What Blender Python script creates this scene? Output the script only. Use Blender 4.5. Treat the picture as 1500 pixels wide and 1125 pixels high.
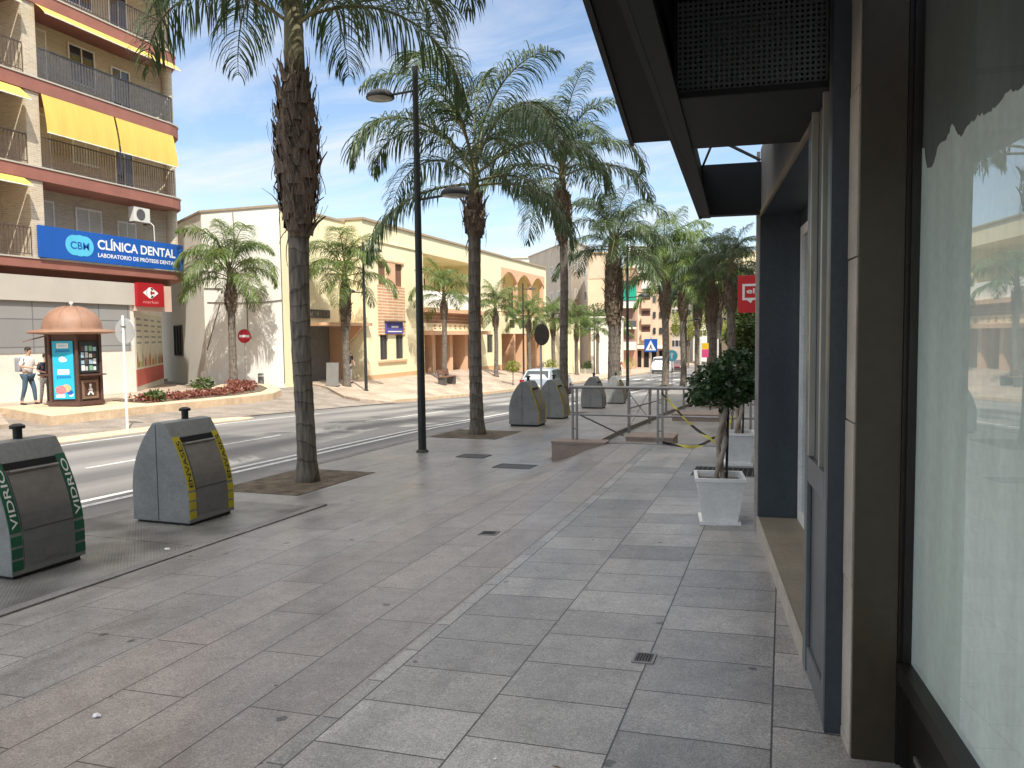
import bpy, bmesh, math, random
from mathutils import Vector, Matrix, Euler, noise
R = math.radians
random.seed(7)
for o in list(bpy.data.objects): bpy.data.objects.remove(o)
scn = bpy.context.scene
COL = scn.collection

# ---------------------------------------------------------------- camera, sky, sun, exposure
HC = 1.6
cd = bpy.data.cameras.new('camera'); cam = bpy.data.objects.new('camera', cd); COL.objects.link(cam)
cd.sensor_fit = 'HORIZONTAL'; cd.sensor_width = 36.0; cd.lens = 36.0*1127/1500
cd.clip_start = 0.05; cd.clip_end = 3000
yaw, pit, rol = 0.3395401513, 0.062737835, -0.0118
cam.matrix_world = Matrix.Translation((0, 0, HC)) @ Matrix.Rotation(yaw, 4, 'Z') @ Matrix.Rotation(math.pi/2-pit, 4, 'X') @ Matrix.Rotation(rol, 4, 'Z')
scn.camera = cam

SUN = Vector((0.50, -0.56, 1.0)).normalized()
el = math.asin(SUN.z); az = math.atan2(SUN.x, SUN.y)
sd = bpy.data.lights.new('sun', 'SUN'); sun = bpy.data.objects.new('sun', sd); COL.objects.link(sun)
sd.energy = 2.6; sd.angle = R(0.53); sd.color = (1.0, 0.94, 0.84)
sun.rotation_euler = SUN.to_track_quat('Z', 'Y').to_euler(); sun.location = SUN*60

w = bpy.data.worlds.new('World'); scn.world = w; w.use_nodes = True
nt = w.node_tree; nt.nodes.clear()
def N(nt, t, **k):
    n = nt.nodes.new(t)
    for a, b in k.items(): setattr(n, a, b)
    return n
out = N(nt, 'ShaderNodeOutputWorld'); bg = N(nt, 'ShaderNodeBackground'); bg.inputs[1].default_value = 0.085
sky = N(nt, 'ShaderNodeTexSky'); sky.sky_type = 'NISHITA'; sky.sun_disc = False
sky.sun_elevation = el; sky.sun_rotation = az; sky.air_density = 1.0; sky.dust_density = 0.5; sky.ozone_density = 1.3
tc = N(nt, 'ShaderNodeTexCoord'); sep = N(nt, 'ShaderNodeSeparateXYZ'); nt.links.new(tc.outputs['Generated'], sep.inputs[0])
# cloud sheet: project the view direction on a high plane
zz = N(nt, 'ShaderNodeMath', operation='ADD'); zz.inputs[1].default_value = 0.12; nt.links.new(sep.outputs[2], zz.inputs[0])
zm = N(nt, 'ShaderNodeMath', operation='MAXIMUM'); zm.inputs[1].default_value = 0.05; nt.links.new(zz.outputs[0], zm.inputs[0])
dx = N(nt, 'ShaderNodeMath', operation='DIVIDE'); dy = N(nt, 'ShaderNodeMath', operation='DIVIDE')
nt.links.new(sep.outputs[0], dx.inputs[0]); nt.links.new(zm.outputs[0], dx.inputs[1])
nt.links.new(sep.outputs[1], dy.inputs[0]); nt.links.new(zm.outputs[0], dy.inputs[1])
cb = N(nt, 'ShaderNodeCombineXYZ'); nt.links.new(dx.outputs[0], cb.inputs[0]); nt.links.new(dy.outputs[0], cb.inputs[1])
mp = N(nt, 'ShaderNodeMapping'); mp.inputs['Rotation'].default_value = (0, 0, R(35)); mp.inputs['Scale'].default_value = (0.75, 1.7, 1)
nt.links.new(cb.outputs[0], mp.inputs[0])
n1 = N(nt, 'ShaderNodeTexNoise'); n1.inputs['Scale'].default_value = 1.3; n1.inputs['Detail'].default_value = 9; n1.inputs['Roughness'].default_value = 0.62; n1.inputs['Distortion'].default_value = 0.7
nt.links.new(mp.outputs[0], n1.inputs[0])
cr = N(nt, 'ShaderNodeValToRGB'); cr.color_ramp.elements[0].position = 0.40; cr.color_ramp.elements[1].position = 0.74
cr.color_ramp.elements[0].color = (0.02, 0.02, 0.02, 1); cr.color_ramp.elements[1].color = (0.85, 0.85, 0.85, 1)
nt.links.new(n1.outputs[0], cr.inputs[0])
mx = N(nt, 'ShaderNodeMix', data_type='RGBA'); nt.links.new(cr.outputs[0], mx.inputs[0])
nt.links.new(sky.outputs[0], mx.inputs[6]); mx.inputs[7].default_value = (5.0, 5.1, 5.3, 1)
# bright cloud veil added overhead, out of view, to fill the shaded side
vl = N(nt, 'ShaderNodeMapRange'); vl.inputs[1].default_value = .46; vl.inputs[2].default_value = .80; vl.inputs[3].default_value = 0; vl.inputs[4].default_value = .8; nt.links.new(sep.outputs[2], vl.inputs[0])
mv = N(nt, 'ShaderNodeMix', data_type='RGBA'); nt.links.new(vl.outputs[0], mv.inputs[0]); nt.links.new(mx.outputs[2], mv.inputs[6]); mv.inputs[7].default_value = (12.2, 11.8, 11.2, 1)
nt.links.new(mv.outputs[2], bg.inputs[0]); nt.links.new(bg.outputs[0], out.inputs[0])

vs = scn.view_settings; vs.view_transform = 'Standard'; vs.look = 'None'; vs.exposure = 1.22; vs.gamma = 1.0; vs.use_curve_mapping = False
scn.render.engine = 'CYCLES'
scn.cycles.max_bounces = 6; scn.cycles.transparent_max_bounces = 12

# ---------------------------------------------------------------- materials
MATS = {}
def mat(name, col, rough=0.7, var=0.12, scale=3.0, bump=0.0, bscale=None, metal=0.0, spec=0.4, stretch=(1, 1, 1), trans=0.0, detail=5, coat=0.0, emis=None, fine=0.0):
    if name in MATS: return MATS[name]
    m = bpy.data.materials.new(name); m.use_nodes = True; t = m.node_tree; t.nodes.clear()
    o = N(t, 'ShaderNodeOutputMaterial'); b = N(t, 'ShaderNodeBsdfPrincipled')
    tc = N(t, 'ShaderNodeTexCoord'); mp = N(t, 'ShaderNodeMapping'); mp.inputs['Scale'].default_value = stretch
    t.links.new(tc.outputs['Object'], mp.inputs[0])
    nz = N(t, 'ShaderNodeTexNoise'); nz.inputs['Scale'].default_value = scale; nz.inputs['Detail'].default_value = detail; nz.inputs['Roughness'].default_value = 0.6
    t.links.new(mp.outputs[0], nz.inputs[0])
    r = N(t, 'ShaderNodeValToRGB'); r.color_ramp.elements[0].position = 0.3; r.color_ramp.elements[1].position = 0.7
    r.color_ramp.elements[0].color = tuple(max(0, c*(1-var)) for c in col)+(1,)
    r.color_ramp.elements[1].color = tuple(min(1, c*(1+var)) for c in col)+(1,)
    t.links.new(nz.outputs[0], r.inputs[0]); c_out = r.outputs[0]
    if fine:
        n2 = N(t, 'ShaderNodeTexNoise'); n2.inputs['Scale'].default_value = scale*14; n2.inputs['Detail'].default_value = 2
        t.links.new(tc.outputs['Object'], n2.inputs[0])
        mr = N(t, 'ShaderNodeMapRange'); mr.inputs[1].default_value = .3; mr.inputs[2].default_value = .7; mr.inputs[3].default_value = 1-fine; mr.inputs[4].default_value = 1+fine
        t.links.new(n2.outputs[0], mr.inputs[0])
        ml = N(t, 'ShaderNodeVectorMath', operation='SCALE'); t.links.new(c_out, ml.inputs[0]); t.links.new(mr.outputs[0], ml.inputs['Scale']); c_out = ml.outputs[0]
    t.links.new(c_out, b.inputs['Base Color'])
    b.inputs['Roughness'].default_value = rough; b.inputs['Metallic'].default_value = metal; b.inputs['Specular IOR Level'].default_value = spec
    b.inputs['Coat Weight'].default_value = coat
    if emis: b.inputs['Emission Color'].default_value = (*emis[0], 1); b.inputs['Emission Strength'].default_value = emis[1]
    if bump:
        bn = N(t, 'ShaderNodeTexNoise'); bn.inputs['Scale'].default_value = bscale or scale*6; bn.inputs['Detail'].default_value = 4
        t.links.new(mp.outputs[0], bn.inputs[0])
        bp = N(t, 'ShaderNodeBump'); bp.inputs['Strength'].default_value = bump; bp.inputs['Distance'].default_value = 0.02
        t.links.new(bn.outputs[0], bp.inputs['Height']); t.links.new(bp.outputs[0], b.inputs['Normal'])
    if trans:
        tr = N(t, 'ShaderNodeBsdfTranslucent'); t.links.new(c_out, tr.inputs[0]); ms = N(t, 'ShaderNodeMixShader'); ms.inputs[0].default_value = trans
        t.links.new(b.outputs[0], ms.inputs[1]); t.links.new(tr.outputs[0], ms.inputs[2]); t.links.new(ms.outputs[0], o.inputs[0])
    else: t.links.new(b.outputs[0], o.inputs[0])
    MATS[name] = m; return m

def brickmat(name, c1, c2, mortar, bw, bh, ms=0.006, rough=0.85, axes='yz', off=(0, 0), bias=0.0, bump=0.25, stain=0.12, offset=0.5):
    m = bpy.data.materials.new(name); m.use_nodes = True; t = m.node_tree; t.nodes.clear()
    o = N(t, 'ShaderNodeOutputMaterial'); b = N(t, 'ShaderNodeBsdfPrincipled'); tc = N(t, 'ShaderNodeTexCoord')
    s = N(t, 'ShaderNodeSeparateXYZ'); c = N(t, 'ShaderNodeCombineXYZ'); t.links.new(tc.outputs['Object'], s.inputs[0])
    ix = {'x': 0, 'y': 1, 'z': 2}
    if axes[0] == 'd':      # use x+y so that both facade directions get bricks
        a = N(t, 'ShaderNodeMath', operation='SUBTRACT'); t.links.new(s.outputs[1], a.inputs[0]); t.links.new(s.outputs[0], a.inputs[1]); t.links.new(a.outputs[0], c.inputs[0])
    else: t.links.new(s.outputs[ix[axes[0]]], c.inputs[0])
    t.links.new(s.outputs[ix[axes[1]]], c.inputs[1])
    mp = N(t, 'ShaderNodeMapping'); mp.inputs['Location'].default_value = (off[0], off[1], 0); t.links.new(c.outputs[0], mp.inputs[0])
    br = N(t, 'ShaderNodeTexBrick'); br.offset = offset; br.inputs['Scale'].default_value = 1; br.inputs['Brick Width'].default_value = bw; br.inputs['Row Height'].default_value = bh
    br.inputs['Mortar Size'].default_value = ms; br.inputs['Mortar Smooth'].default_value = 0.1; br.inputs['Bias'].default_value = bias
    br.inputs['Color1'].default_value = (*c1, 1); br.inputs['Color2'].default_value = (*c2, 1); br.inputs['Mortar'].default_value = (*mortar, 1)
    t.links.new(mp.outputs[0], br.inputs[0])
    nz = N(t, 'ShaderNodeTexNoise'); nz.inputs['Scale'].default_value = 0.8; nz.inputs['Detail'].default_value = 7; t.links.new(tc.outputs['Object'], nz.inputs[0])
    mr = N(t, 'ShaderNodeMapRange'); mr.inputs[1].default_value = .3; mr.inputs[2].default_value = .7; mr.inputs[3].default_value = 1-stain; mr.inputs[4].default_value = 1+stain*.6; t.links.new(nz.outputs[0], mr.inputs[0])
    ml = N(t, 'ShaderNodeVectorMath', operation='SCALE'); t.links.new(br.outputs[0], ml.inputs[0]); t.links.new(mr.outputs[0], ml.inputs['Scale']); t.links.new(ml.outputs[0], b.inputs['Base Color'])
    b.inputs['Roughness'].default_value = rough
    bp = N(t, 'ShaderNodeBump'); bp.inputs['Strength'].default_value = bump; bp.inputs['Distance'].default_value = 0.01; bp.invert = True
    t.links.new(br.outputs['Fac'], bp.inputs['Height']); t.links.new(bp.outputs[0], b.inputs['Normal'])
    t.links.new(b.outputs[0], o.inputs[0]); MATS[name] = m; return m

def glassmat(name, tint=(0.8, 0.85, 0.85), ior=1.5, boost=1.0):
    m = bpy.data.materials.new(name); m.use_nodes = True; t = m.node_tree; t.nodes.clear()
    o = N(t, 'ShaderNodeOutputMaterial'); tr = N(t, 'ShaderNodeBsdfTransparent'); tr.inputs[0].default_value = (*tint, 1)
    g = N(t, 'ShaderNodeBsdfGlossy'); g.inputs['Roughness'].default_value = 0.0; g.inputs[0].default_value = (1, 1, 1, 1)
    ge = N(t, 'ShaderNodeNewGeometry'); dt = N(t, 'ShaderNodeVectorMath', operation='DOT_PRODUCT'); t.links.new(ge.outputs['Normal'], dt.inputs[0]); t.links.new(ge.outputs['Incoming'], dt.inputs[1])
    ab = N(t, 'ShaderNodeMath', operation='ABSOLUTE'); t.links.new(dt.outputs['Value'], ab.inputs[0]); om = N(t, 'ShaderNodeMath', operation='SUBTRACT'); om.inputs[0].default_value = 1; t.links.new(ab.outputs[0], om.inputs[1])
    pw = N(t, 'ShaderNodeMath', operation='POWER'); pw.inputs[1].default_value = 5; t.links.new(om.outputs[0], pw.inputs[0])
    k = N(t, 'ShaderNodeMath', operation='MULTIPLY_ADD'); k.inputs[1].default_value = .92*boost; k.inputs[2].default_value = .06*boost; k.use_clamp = True; t.links.new(pw.outputs[0], k.inputs[0])
    ms = N(t, 'ShaderNodeMixShader'); t.links.new(k.outputs[0], ms.inputs[0]); t.links.new(tr.outputs[0], ms.inputs[1]); t.links.new(g.outputs[0], ms.inputs[2]); t.links.new(ms.outputs[0], o.inputs[0])
    return m

# paving: slabs by Brick texture on (y, x); granite speckle, stains, chewing gum
def paving(name, zones, rough=0.5):
    """zones: list of (xmin, bw, bh, xoff, colA, colB, mortar) from the highest x down; object x picks the zone"""
    m = bpy.data.materials.new(name); m.use_nodes = True; t = m.node_tree; t.nodes.clear(); L = t.links.new
    o = N(t, 'ShaderNodeOutputMaterial'); b = N(t, 'ShaderNodeBsdfPrincipled'); tc = N(t, 'ShaderNodeTexCoord')
    s = N(t, 'ShaderNodeSeparateXYZ'); L(tc.outputs['Object'], s.inputs[0])
    prev = None; pf = None
    for (xmin, bw, bh, xo, ca, cb_, mo) in zones:
        c = N(t, 'ShaderNodeCombineXYZ'); L(s.outputs[1], c.inputs[0]); L(s.outputs[0], c.inputs[1])
        mp = N(t, 'ShaderNodeMapping'); mp.inputs['Location'].default_value = (0.13, xo, 0); L(c.outputs[0], mp.inputs[0])
        br = N(t, 'ShaderNodeTexBrick'); br.offset = 0.5; br.inputs['Scale'].default_value = 1; br.inputs['Brick Width'].default_value = bw; br.inputs['Row Height'].default_value = bh
        br.inputs['Mortar Size'].default_value = 0.0048; br.inputs['Mortar Smooth'].default_value = 0.25; br.inputs['Bias'].default_value = -0.05
        br.inputs['Color1'].default_value = (*ca, 1); br.inputs['Color2'].default_value = (*cb_, 1); br.inputs['Mortar'].default_value = (*mo, 1)
        L(mp.outputs[0], br.inputs[0])
        if prev is None: prev = br.outputs[0]; pf = br.outputs[1]
        else:
            mk = N(t, 'ShaderNodeMath', operation='LESS_THAN'); L(s.outputs[0], mk.inputs[0]); mk.inputs[1].default_value = lastx
            mx = N(t, 'ShaderNodeMix', data_type='RGBA'); L(mk.outputs[0], mx.inputs[0]); L(prev, mx.inputs[6]); L(br.outputs[0], mx.inputs[7]); prev = mx.outputs[2]
            m2 = N(t, 'ShaderNodeMix', data_type='FLOAT'); L(mk.outputs[0], m2.inputs[0]); L(pf, m2.inputs[2]); L(br.outputs[1], m2.inputs[3]); pf = m2.outputs[0]
        lastx = xmin
    def scaled(inp, src, lo, hi, a=.3, z=.7):
        mr = N(t, 'ShaderNodeMapRange'); mr.inputs[1].default_value = a; mr.inputs[2].default_value = z; mr.inputs[3].default_value = lo; mr.inputs[4].default_value = hi; L(src, mr.inputs[0])
        ml = N(t, 'ShaderNodeVectorMath', operation='SCALE'); L(inp, ml.inputs[0]); L(mr.outputs[0], ml.inputs['Scale']); return ml.outputs[0]
    def nz(sc, det=3, ro=.6, strx=None):
        n = N(t, 'ShaderNodeTexNoise'); n.inputs['Scale'].default_value = sc; n.inputs['Detail'].default_value = det; n.inputs['Roughness'].default_value = ro
        if strx:
            mp = N(t, 'ShaderNodeMapping'); mp.inputs['Scale'].default_value = strx; L(tc.outputs['Object'], mp.inputs[0]); L(mp.outputs[0], n.inputs[0])
        else: L(tc.outputs['Object'], n.inputs[0])
        return n.outputs[0]
    c = scaled(prev, nz(130, 2), .50, 1.50, .25, .75)
    c = scaled(c, nz(42, 4, .8), .8, 1.2)
    c = scaled(c, nz(.55, 8, .65), .82, 1.13)
    c = scaled(c, nz(5.5, 6, .75), .86, 1.08, .35, .6)
    big = nz(1.7, 6, .7, (1, .35, 1)); c = scaled(c, big, .84, 1.1)
    c = scaled(c, nz(1.1, 3, .5, (2.2, .5, 1)), .82, 1.0, .34, .44)
    # dark blotches
    vo = N(t, 'ShaderNodeTexVoronoi'); vo.inputs['Scale'].default_value = 3.4; vo.inputs['Randomness'].default_value = 1
    wv = N(t, 'ShaderNodeVectorMath', operation='ADD'); L(tc.outputs['Object'], wv.inputs[0])
    wn = N(t, 'ShaderNodeTexNoise'); wn.inputs['Scale'].default_value = 25; L(tc.outputs['Object'], wn.inputs[0])
    ws = N(t, 'ShaderNodeVectorMath', operation='SCALE'); ws.inputs['Scale'].default_value = .035; L(wn.outputs['Color'], ws.inputs[0]); L(ws.outputs[0], wv.inputs[1]); L(wv.outputs[0], vo.inputs[0])
    sc = N(t, 'ShaderNodeSeparateXYZ'); L(vo.outputs['Color'], sc.inputs[0])
    th = N(t, 'ShaderNodeMapRange'); th.inputs[1].default_value = .15; th.inputs[2].default_value = 1.; th.inputs[3].default_value = 0.0; th.inputs[4].default_value = .105; L(sc.outputs[0], th.inputs[0])
    df = N(t, 'ShaderNodeMath', operation='SUBTRACT'); L(th.outputs[0], df.inputs[0]); L(vo.outputs['Distance'], df.inputs[1])
    c = scaled(c, df.outputs[0], 1.0, .38, -.012, .004)
    L(c, b.inputs['Base Color'])
    mr = N(t, 'ShaderNodeMapRange'); mr.inputs[1].default_value = .3; mr.inputs[2].default_value = .7; mr.inputs[3].default_value = rough-.15; mr.inputs[4].default_value = rough+.10; L(big, mr.inputs[0]); L(mr.outputs[0], b.inputs['Roughness'])
    b.inputs['Specular IOR Level'].default_value = 0.55
    hh = N(t, 'ShaderNodeMath', operation='MULTIPLY_ADD'); L(pf, hh.inputs[0]); hh.inputs[1].default_value = -1.0; L(nz(90, 3), hh.inputs[2])
    bp = N(t, 'ShaderNodeBump'); bp.inputs['Strength'].default_value = 0.28; bp.inputs['Distance'].default_value = 0.003; L(hh.outputs[0], bp.inputs['Height']); L(bp.outputs[0], b.inputs['Normal'])
    L(b.outputs[0], o.inputs[0]); return m

def asphaltmat():
    m = bpy.data.materials.new('asphalt'); m.use_nodes = True; t = m.node_tree; t.nodes.clear(); L = t.links.new
    o = N(t, 'ShaderNodeOutputMaterial'); b = N(t, 'ShaderNodeBsdfPrincipled'); tc = N(t, 'ShaderNodeTexCoord')
    def nz(sc, det, st=(1, 1, 1)):
        n = N(t, 'ShaderNodeTexNoise'); n.inputs['Scale'].default_value = sc; n.inputs['Detail'].default_value = det; mp = N(t, 'ShaderNodeMapping'); mp.inputs['Scale'].default_value = st
        L(tc.outputs['Object'], mp.inputs[0]); L(mp.outputs[0], n.inputs[0]); return n.outputs[0]
    s = N(t, 'ShaderNodeSeparateXYZ'); L(tc.outputs['Object'], s.inputs[0])
    # wheel tracks along the street, wobbling
    wob = N(t, 'ShaderNodeMath', operation='MULTIPLY_ADD'); L(nz(.25, 3), wob.inputs[0]); wob.inputs[1].default_value = 1.2; L(s.outputs[0], wob.inputs[2])
    si = N(t, 'ShaderNodeMath', operation='MULTIPLY'); L(wob.outputs[0], si.inputs[0]); si.inputs[1].default_value = 2*math.pi/1.75
    sn = N(t, 'ShaderNodeMath', operation='SINE'); L(si.outputs[0], sn.inputs[0])
    r = N(t, 'ShaderNodeValToRGB'); r.color_ramp.elements[0].color = (.12, .118, .118, 1); r.color_ramp.elements[1].color = (.27, .262, .25, 1); r.color_ramp.elements[0].position = .3; r.color_ramp.elements[1].position = .72
    av = N(t, 'ShaderNodeMath', operation='MULTIPLY_ADD'); L(sn.outputs[0], av.inputs[0]); av.inputs[1].default_value = .13; L(nz(.7, 7, (1.6, .16, 1)), av.inputs[2]); L(av.outputs[0], r.inputs[0])
    mr = N(t, 'ShaderNodeMapRange'); mr.inputs[3].default_value = .6; mr.inputs[4].default_value = 1.4; L(nz(60, 3), mr.inputs[0])
    ml = N(t, 'ShaderNodeVectorMath', operation='SCALE'); L(r.outputs[0], ml.inputs[0]); L(mr.outputs[0], ml.inputs['Scale']); L(ml.outputs[0], b.inputs['Base Color'])
    pb = N(t, 'ShaderNodeTexVoronoi'); pb.feature = 'F1'; pb.distance = 'CHEBYCHEV'; pb.inputs['Scale'].default_value = .22; mpv = N(t, 'ShaderNodeMapping'); mpv.inputs['Scale'].default_value = (1.4, .5, 1); L(tc.outputs['Object'], mpv.inputs[0]); L(mpv.outputs[0], pb.inputs[0])
    sx_ = N(t, 'ShaderNodeSeparateXYZ'); L(pb.outputs['Color'], sx_.inputs[0]); g1 = N(t, 'ShaderNodeMapRange'); g1.inputs[1].default_value = .62; g1.inputs[2].default_value = .64; g1.inputs[3].default_value = 1; g1.inputs[4].default_value = .80; L(sx_.outputs[0], g1.inputs[0])
    m3 = N(t, 'ShaderNodeVectorMath', operation='SCALE'); L(ml.outputs[0], m3.inputs[0]); L(g1.outputs[0], m3.inputs['Scale']); L(m3.outputs[0], b.inputs['Base Color'])
    b.inputs['Roughness'].default_value = .62
    bp = N(t, 'ShaderNodeBump'); bp.inputs['Strength'].default_value = .4; bp.inputs['Distance'].default_value = .006; L(nz(120, 2), bp.inputs['Height']); L(bp.outputs[0], b.inputs['Normal'])
    L(b.outputs[0], o.inputs[0]); return m

# ---------------------------------------------------------------- helpers
WM = {}
def wm(o): return WM.get(o.name, Matrix.Identity(4))
def tag(o, label=None, cat=None, group=None, kind=None):
    if label: o['label'] = label
    if cat: o['category'] = cat
    if group: o['group'] = group
    if kind: o['kind'] = kind
    return o
def thing(name, label, cat, loc=(0, 0, 0), rotz=0.0, group=None):
    o = bpy.data.objects.new(name, None); COL.objects.link(o); o.empty_display_size = .1
    o.location = loc; o.rotation_euler = (0, 0, rotz)
    WM[o.name] = Matrix.Translation(loc) @ Matrix.Rotation(rotz, 4, 'Z')
    return tag(o, label, cat, group)
class MB:
    """collects shapes, builds ONE mesh; M = frame the shapes are given in"""
    def __init__(s, M=None): s.v = []; s.f = []; s.mi = []; s.M = M or Matrix.Identity(4); s.k = 0
    def add(s, vs, fs):
        b = len(s.v); s.v += [s.M @ Vector(p) for p in vs]
        for f in fs: s.f.append([b+i for i in f]); s.mi.append(s.k)
        return s
    def box(s, a, b, rot=None, bev=0):
        x0, x1 = sorted((a[0], b[0])); y0, y1 = sorted((a[1], b[1])); z0, z1 = sorted((a[2], b[2]))
        vs = [(x, y, z) for x in (x0, x1) for y in (y0, y1) for z in (z0, z1)]
        if rot is not None:
            c = Vector(((x0+x1)/2, (y0+y1)/2, (z0+z1)/2)); vs = [c+rot @ (Vector(p)-c) for p in vs]
        return s.add(vs, [(0, 1, 3, 2), (4, 6, 7, 5), (0, 4, 5, 1), (2, 3, 7, 6), (0, 2, 6, 4), (1, 5, 7, 3)])
    def cbox(s, c, sz, rot=None): return s.box([c[i]-sz[i]/2 for i in range(3)], [c[i]+sz[i]/2 for i in range(3)], rot)
    def quad(s, a, b, c, d): return s.add([a, b, c, d], [(0, 1, 2, 3)])
    def prism(s, poly, z0, z1, cap=True):
        n = len(poly); vs = [(p[0], p[1], z0) for p in poly]+[(p[0], p[1], z1) for p in poly]
        fs = [(i, (i+1) % n, n+(i+1) % n, n+i) for i in range(n)]
        if cap: fs += [tuple(range(n))[::-1], tuple(range(n, 2*n))]
        return s.add(vs, fs)
    def ext(s, poly, a, b, ax):        # polygon of 3-D points extruded by vector
        n = len(poly); e = Vector(ax); vs = [Vector(p)+e*a for p in poly]+[Vector(p)+e*b for p in poly]
        return s.add(vs, [(i, (i+1) % n, n+(i+1) % n, n+i) for i in range(n)]+[tuple(range(n))[::-1], tuple(range(n, 2*n))])
    def tube(s, pts, rad, n=10, caps=True, flat=1.0):
        pts = [Vector(p) for p in pts]; k = len(pts)
        if not hasattr(rad, '__len__'): rad = [rad]*k
        t0 = (pts[1]-pts[0]).normalized(); ref = Vector((0, 0, 1)) if abs(t0.z) < .9 else Vector((1, 0, 0))
        u = t0.cross(ref).normalized(); vs = []
        for i in range(k):
            t = (pts[min(i+1, k-1)]-pts[max(i-1, 0)]).normalized(); u = (u-t*u.dot(t)).normalized(); v = t.cross(u)
            for j in range(n):
                a = 2*math.pi*j/n; vs.append(pts[i]+(u*math.cos(a)+v*math.sin(a)*flat)*rad[i])
        fs = [(i*n+j, i*n+(j+1) % n, (i+1)*n+(j+1) % n, (i+1)*n+j) for i in range(k-1) for j in range(n)]
        if caps: fs += [tuple(range(n))[::-1], tuple(range((k-1)*n, k*n))]
        return s.add(vs, fs)
    def lathe(s, prof, c=(0, 0, 0), n=24, a0=0, jitter=None):
        vs = []
        for (r, z) in prof:
            for j in range(n):
                a = a0+2*math.pi*j/n; rr = r*(1+(jitter(a, z) if jitter else 0)); vs.append((c[0]+rr*math.cos(a), c[1]+rr*math.sin(a), c[2]+z))
        k = len(prof); fs = [(i*n+j, i*n+(j+1) % n, (i+1)*n+(j+1) % n, (i+1)*n+j) for i in range(k-1) for j in range(n)]
        if prof[0][0] > 1e-4: fs.append(tuple(range(n))[::-1])
        if prof[-1][0] > 1e-4: fs.append(tuple(range((k-1)*n, k*n)))
        return s.add(vs, fs)
    def build(s, name, mats, parent=None, smooth=False, bevel=0, auto=False):
        inv = wm(parent).inverted() if parent is not None else Matrix.Identity(4)
        me = bpy.data.meshes.new(name); me.from_pydata([inv @ p for p in s.v], [], s.f)
        if not isinstance(mats, (list, tuple)): mats = [mats]
        for m in mats: me.materials.append(m)
        me.polygons.foreach_set('material_index', s.mi)
        bm = bmesh.new(); bm.from_mesh(me)
        if bevel: bmesh.ops.remove_doubles(bm, verts=bm.verts, dist=1e-5)
        if len(s.f) < 60000: bmesh.ops.recalc_face_normals(bm, faces=bm.faces)
        if bevel: bmesh.ops.bevel(bm, geom=[e for e in bm.edges if len(e.link_faces) == 2 and e.calc_face_angle(0) > .5], offset=bevel, segments=2, affect='EDGES', profile=.7)
        bm.to_mesh(me); bm.free()
        if smooth:
            me.polygons.foreach_set('use_smooth', [True]*len(me.polygons))
            if auto: me.set_sharp_from_angle(angle=R(40))
        me.update()
        o = bpy.data.objects.new(name, me); COL.objects.link(o)
        if parent is not None: o.parent = parent; WM[o.name] = wm(parent).copy()
        else: WM[o.name] = Matrix.Identity(4)
        return o
def copy_tree(o, parent=None):
    c = o.copy(); COL.objects.link(c); c.parent = parent
    for ch in [x for x in bpy.data.objects if x.parent == o]: copy_tree(ch, c)
    return c
KIDS = {}
def dup(root, loc, rotz=0.0, label=None, scale=None):
    c = copy_tree(root); c.location = loc; c.rotation_euler = (0, 0, rotz)
    if scale: c.scale = scale if hasattr(scale, '__len__') else (scale,)*3
    if label: c['label'] = label
    return c
def text(s, name, h, org, right, up, m, parent, width=None, ext=.004, align='LEFT', warp=None, sp=1.0, bold=0.0):
    cu = bpy.data.curves.new(name, 'FONT'); cu.body = s; cu.size = 1.0; cu.extrude = 0.0; cu.space_character = sp; cu.offset = bold
    to = bpy.data.objects.new('tmp', cu); COL.objects.link(to)
    bpy.context.view_layer.update()
    me = bpy.data.meshes.new_from_object(to.evaluated_get(bpy.context.evaluated_depsgraph_get())); bpy.data.objects.remove(to)
    vs = [v.co.copy() for v in me.vertices]; xs = [v.x for v in vs]; ys = [v.y for v in vs]
    x0, x1, y0, y1 = min(xs), max(xs), min(ys), max(ys); ky = h/(y1-y0); kx = (width/(x1-x0)) if width else ky
    r = Vector(right).normalized(); u = Vector(up).normalized(); nrm = r.cross(u); o = Vector(org)
    ax = {'LEFT': 0, 'CENTER': .5, 'RIGHT': 1}[align]*(x1-x0)*kx
    mb = MB(); fs = [list(p.vertices) for p in me.polygons]
    if warp: P = [warp((v.x-x0)*kx-ax, (v.y-y0)*ky) for v in vs]
    else: P = [o+r*((v.x-x0)*kx-ax)+u*((v.y-y0)*ky)+nrm*ext for v in vs]
    mb.add(P, fs); bpy.data.meshes.remove(me)
    return mb.build(name, m, parent)
def ip(y, t):
    if y <= t[0][0]: return t[0][1]
    for (a, b), (c, d) in zip(t, t[1:]):
        if y <= c: return b+(d-b)*(y-a)/(c-a)
    return t[-1][1]
ZL = [(-60, .9), (0, -.18), (6, -.30), (17, -.52), (25, -.85), (30, -1.08), (38, -1.42), (60, -2.1), (100, -3.1), (160, -4.3), (400, -9)]
ZB = [(-60, -.1), (20, -.40), (30, -.5), (50, -.62), (54, -.97), (66, -1.7), (80, -2.5), (100, -3.0), (160, -4.0), (400, -9)]
def sst(a, b, x): t = max(0, min(1, (x-a)/(b-a))); return t*t*(3-2*t)
def gz(x, y):
    """walking surface height"""
    zl = ip(y, ZL)
    if x > -6.88:
        if y < 12.1:
            zu = -.008*y; t = max(0, min(1, (-.1-x)/5.6)); za = zu+(zl-zu)*t
            s = sst(-3.5, -2.5, x); zb = zl+(-.1-zl)*s
            k = sst(6, 11.5, y); return za*(1-k)+zb*k
        return zl if x < -3.4 else zl-.10
    if x > -15.2: return zl-.13
    t = min(1, (-15.2-x)/4.8); return zl*(1-t)+ip(y, ZB)*t
def seq(a, b, st):
    n = max(1, int(math.ceil(abs(b-a)/st))); return [a+(b-a)*i/n for i in range(n+1)]
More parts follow.
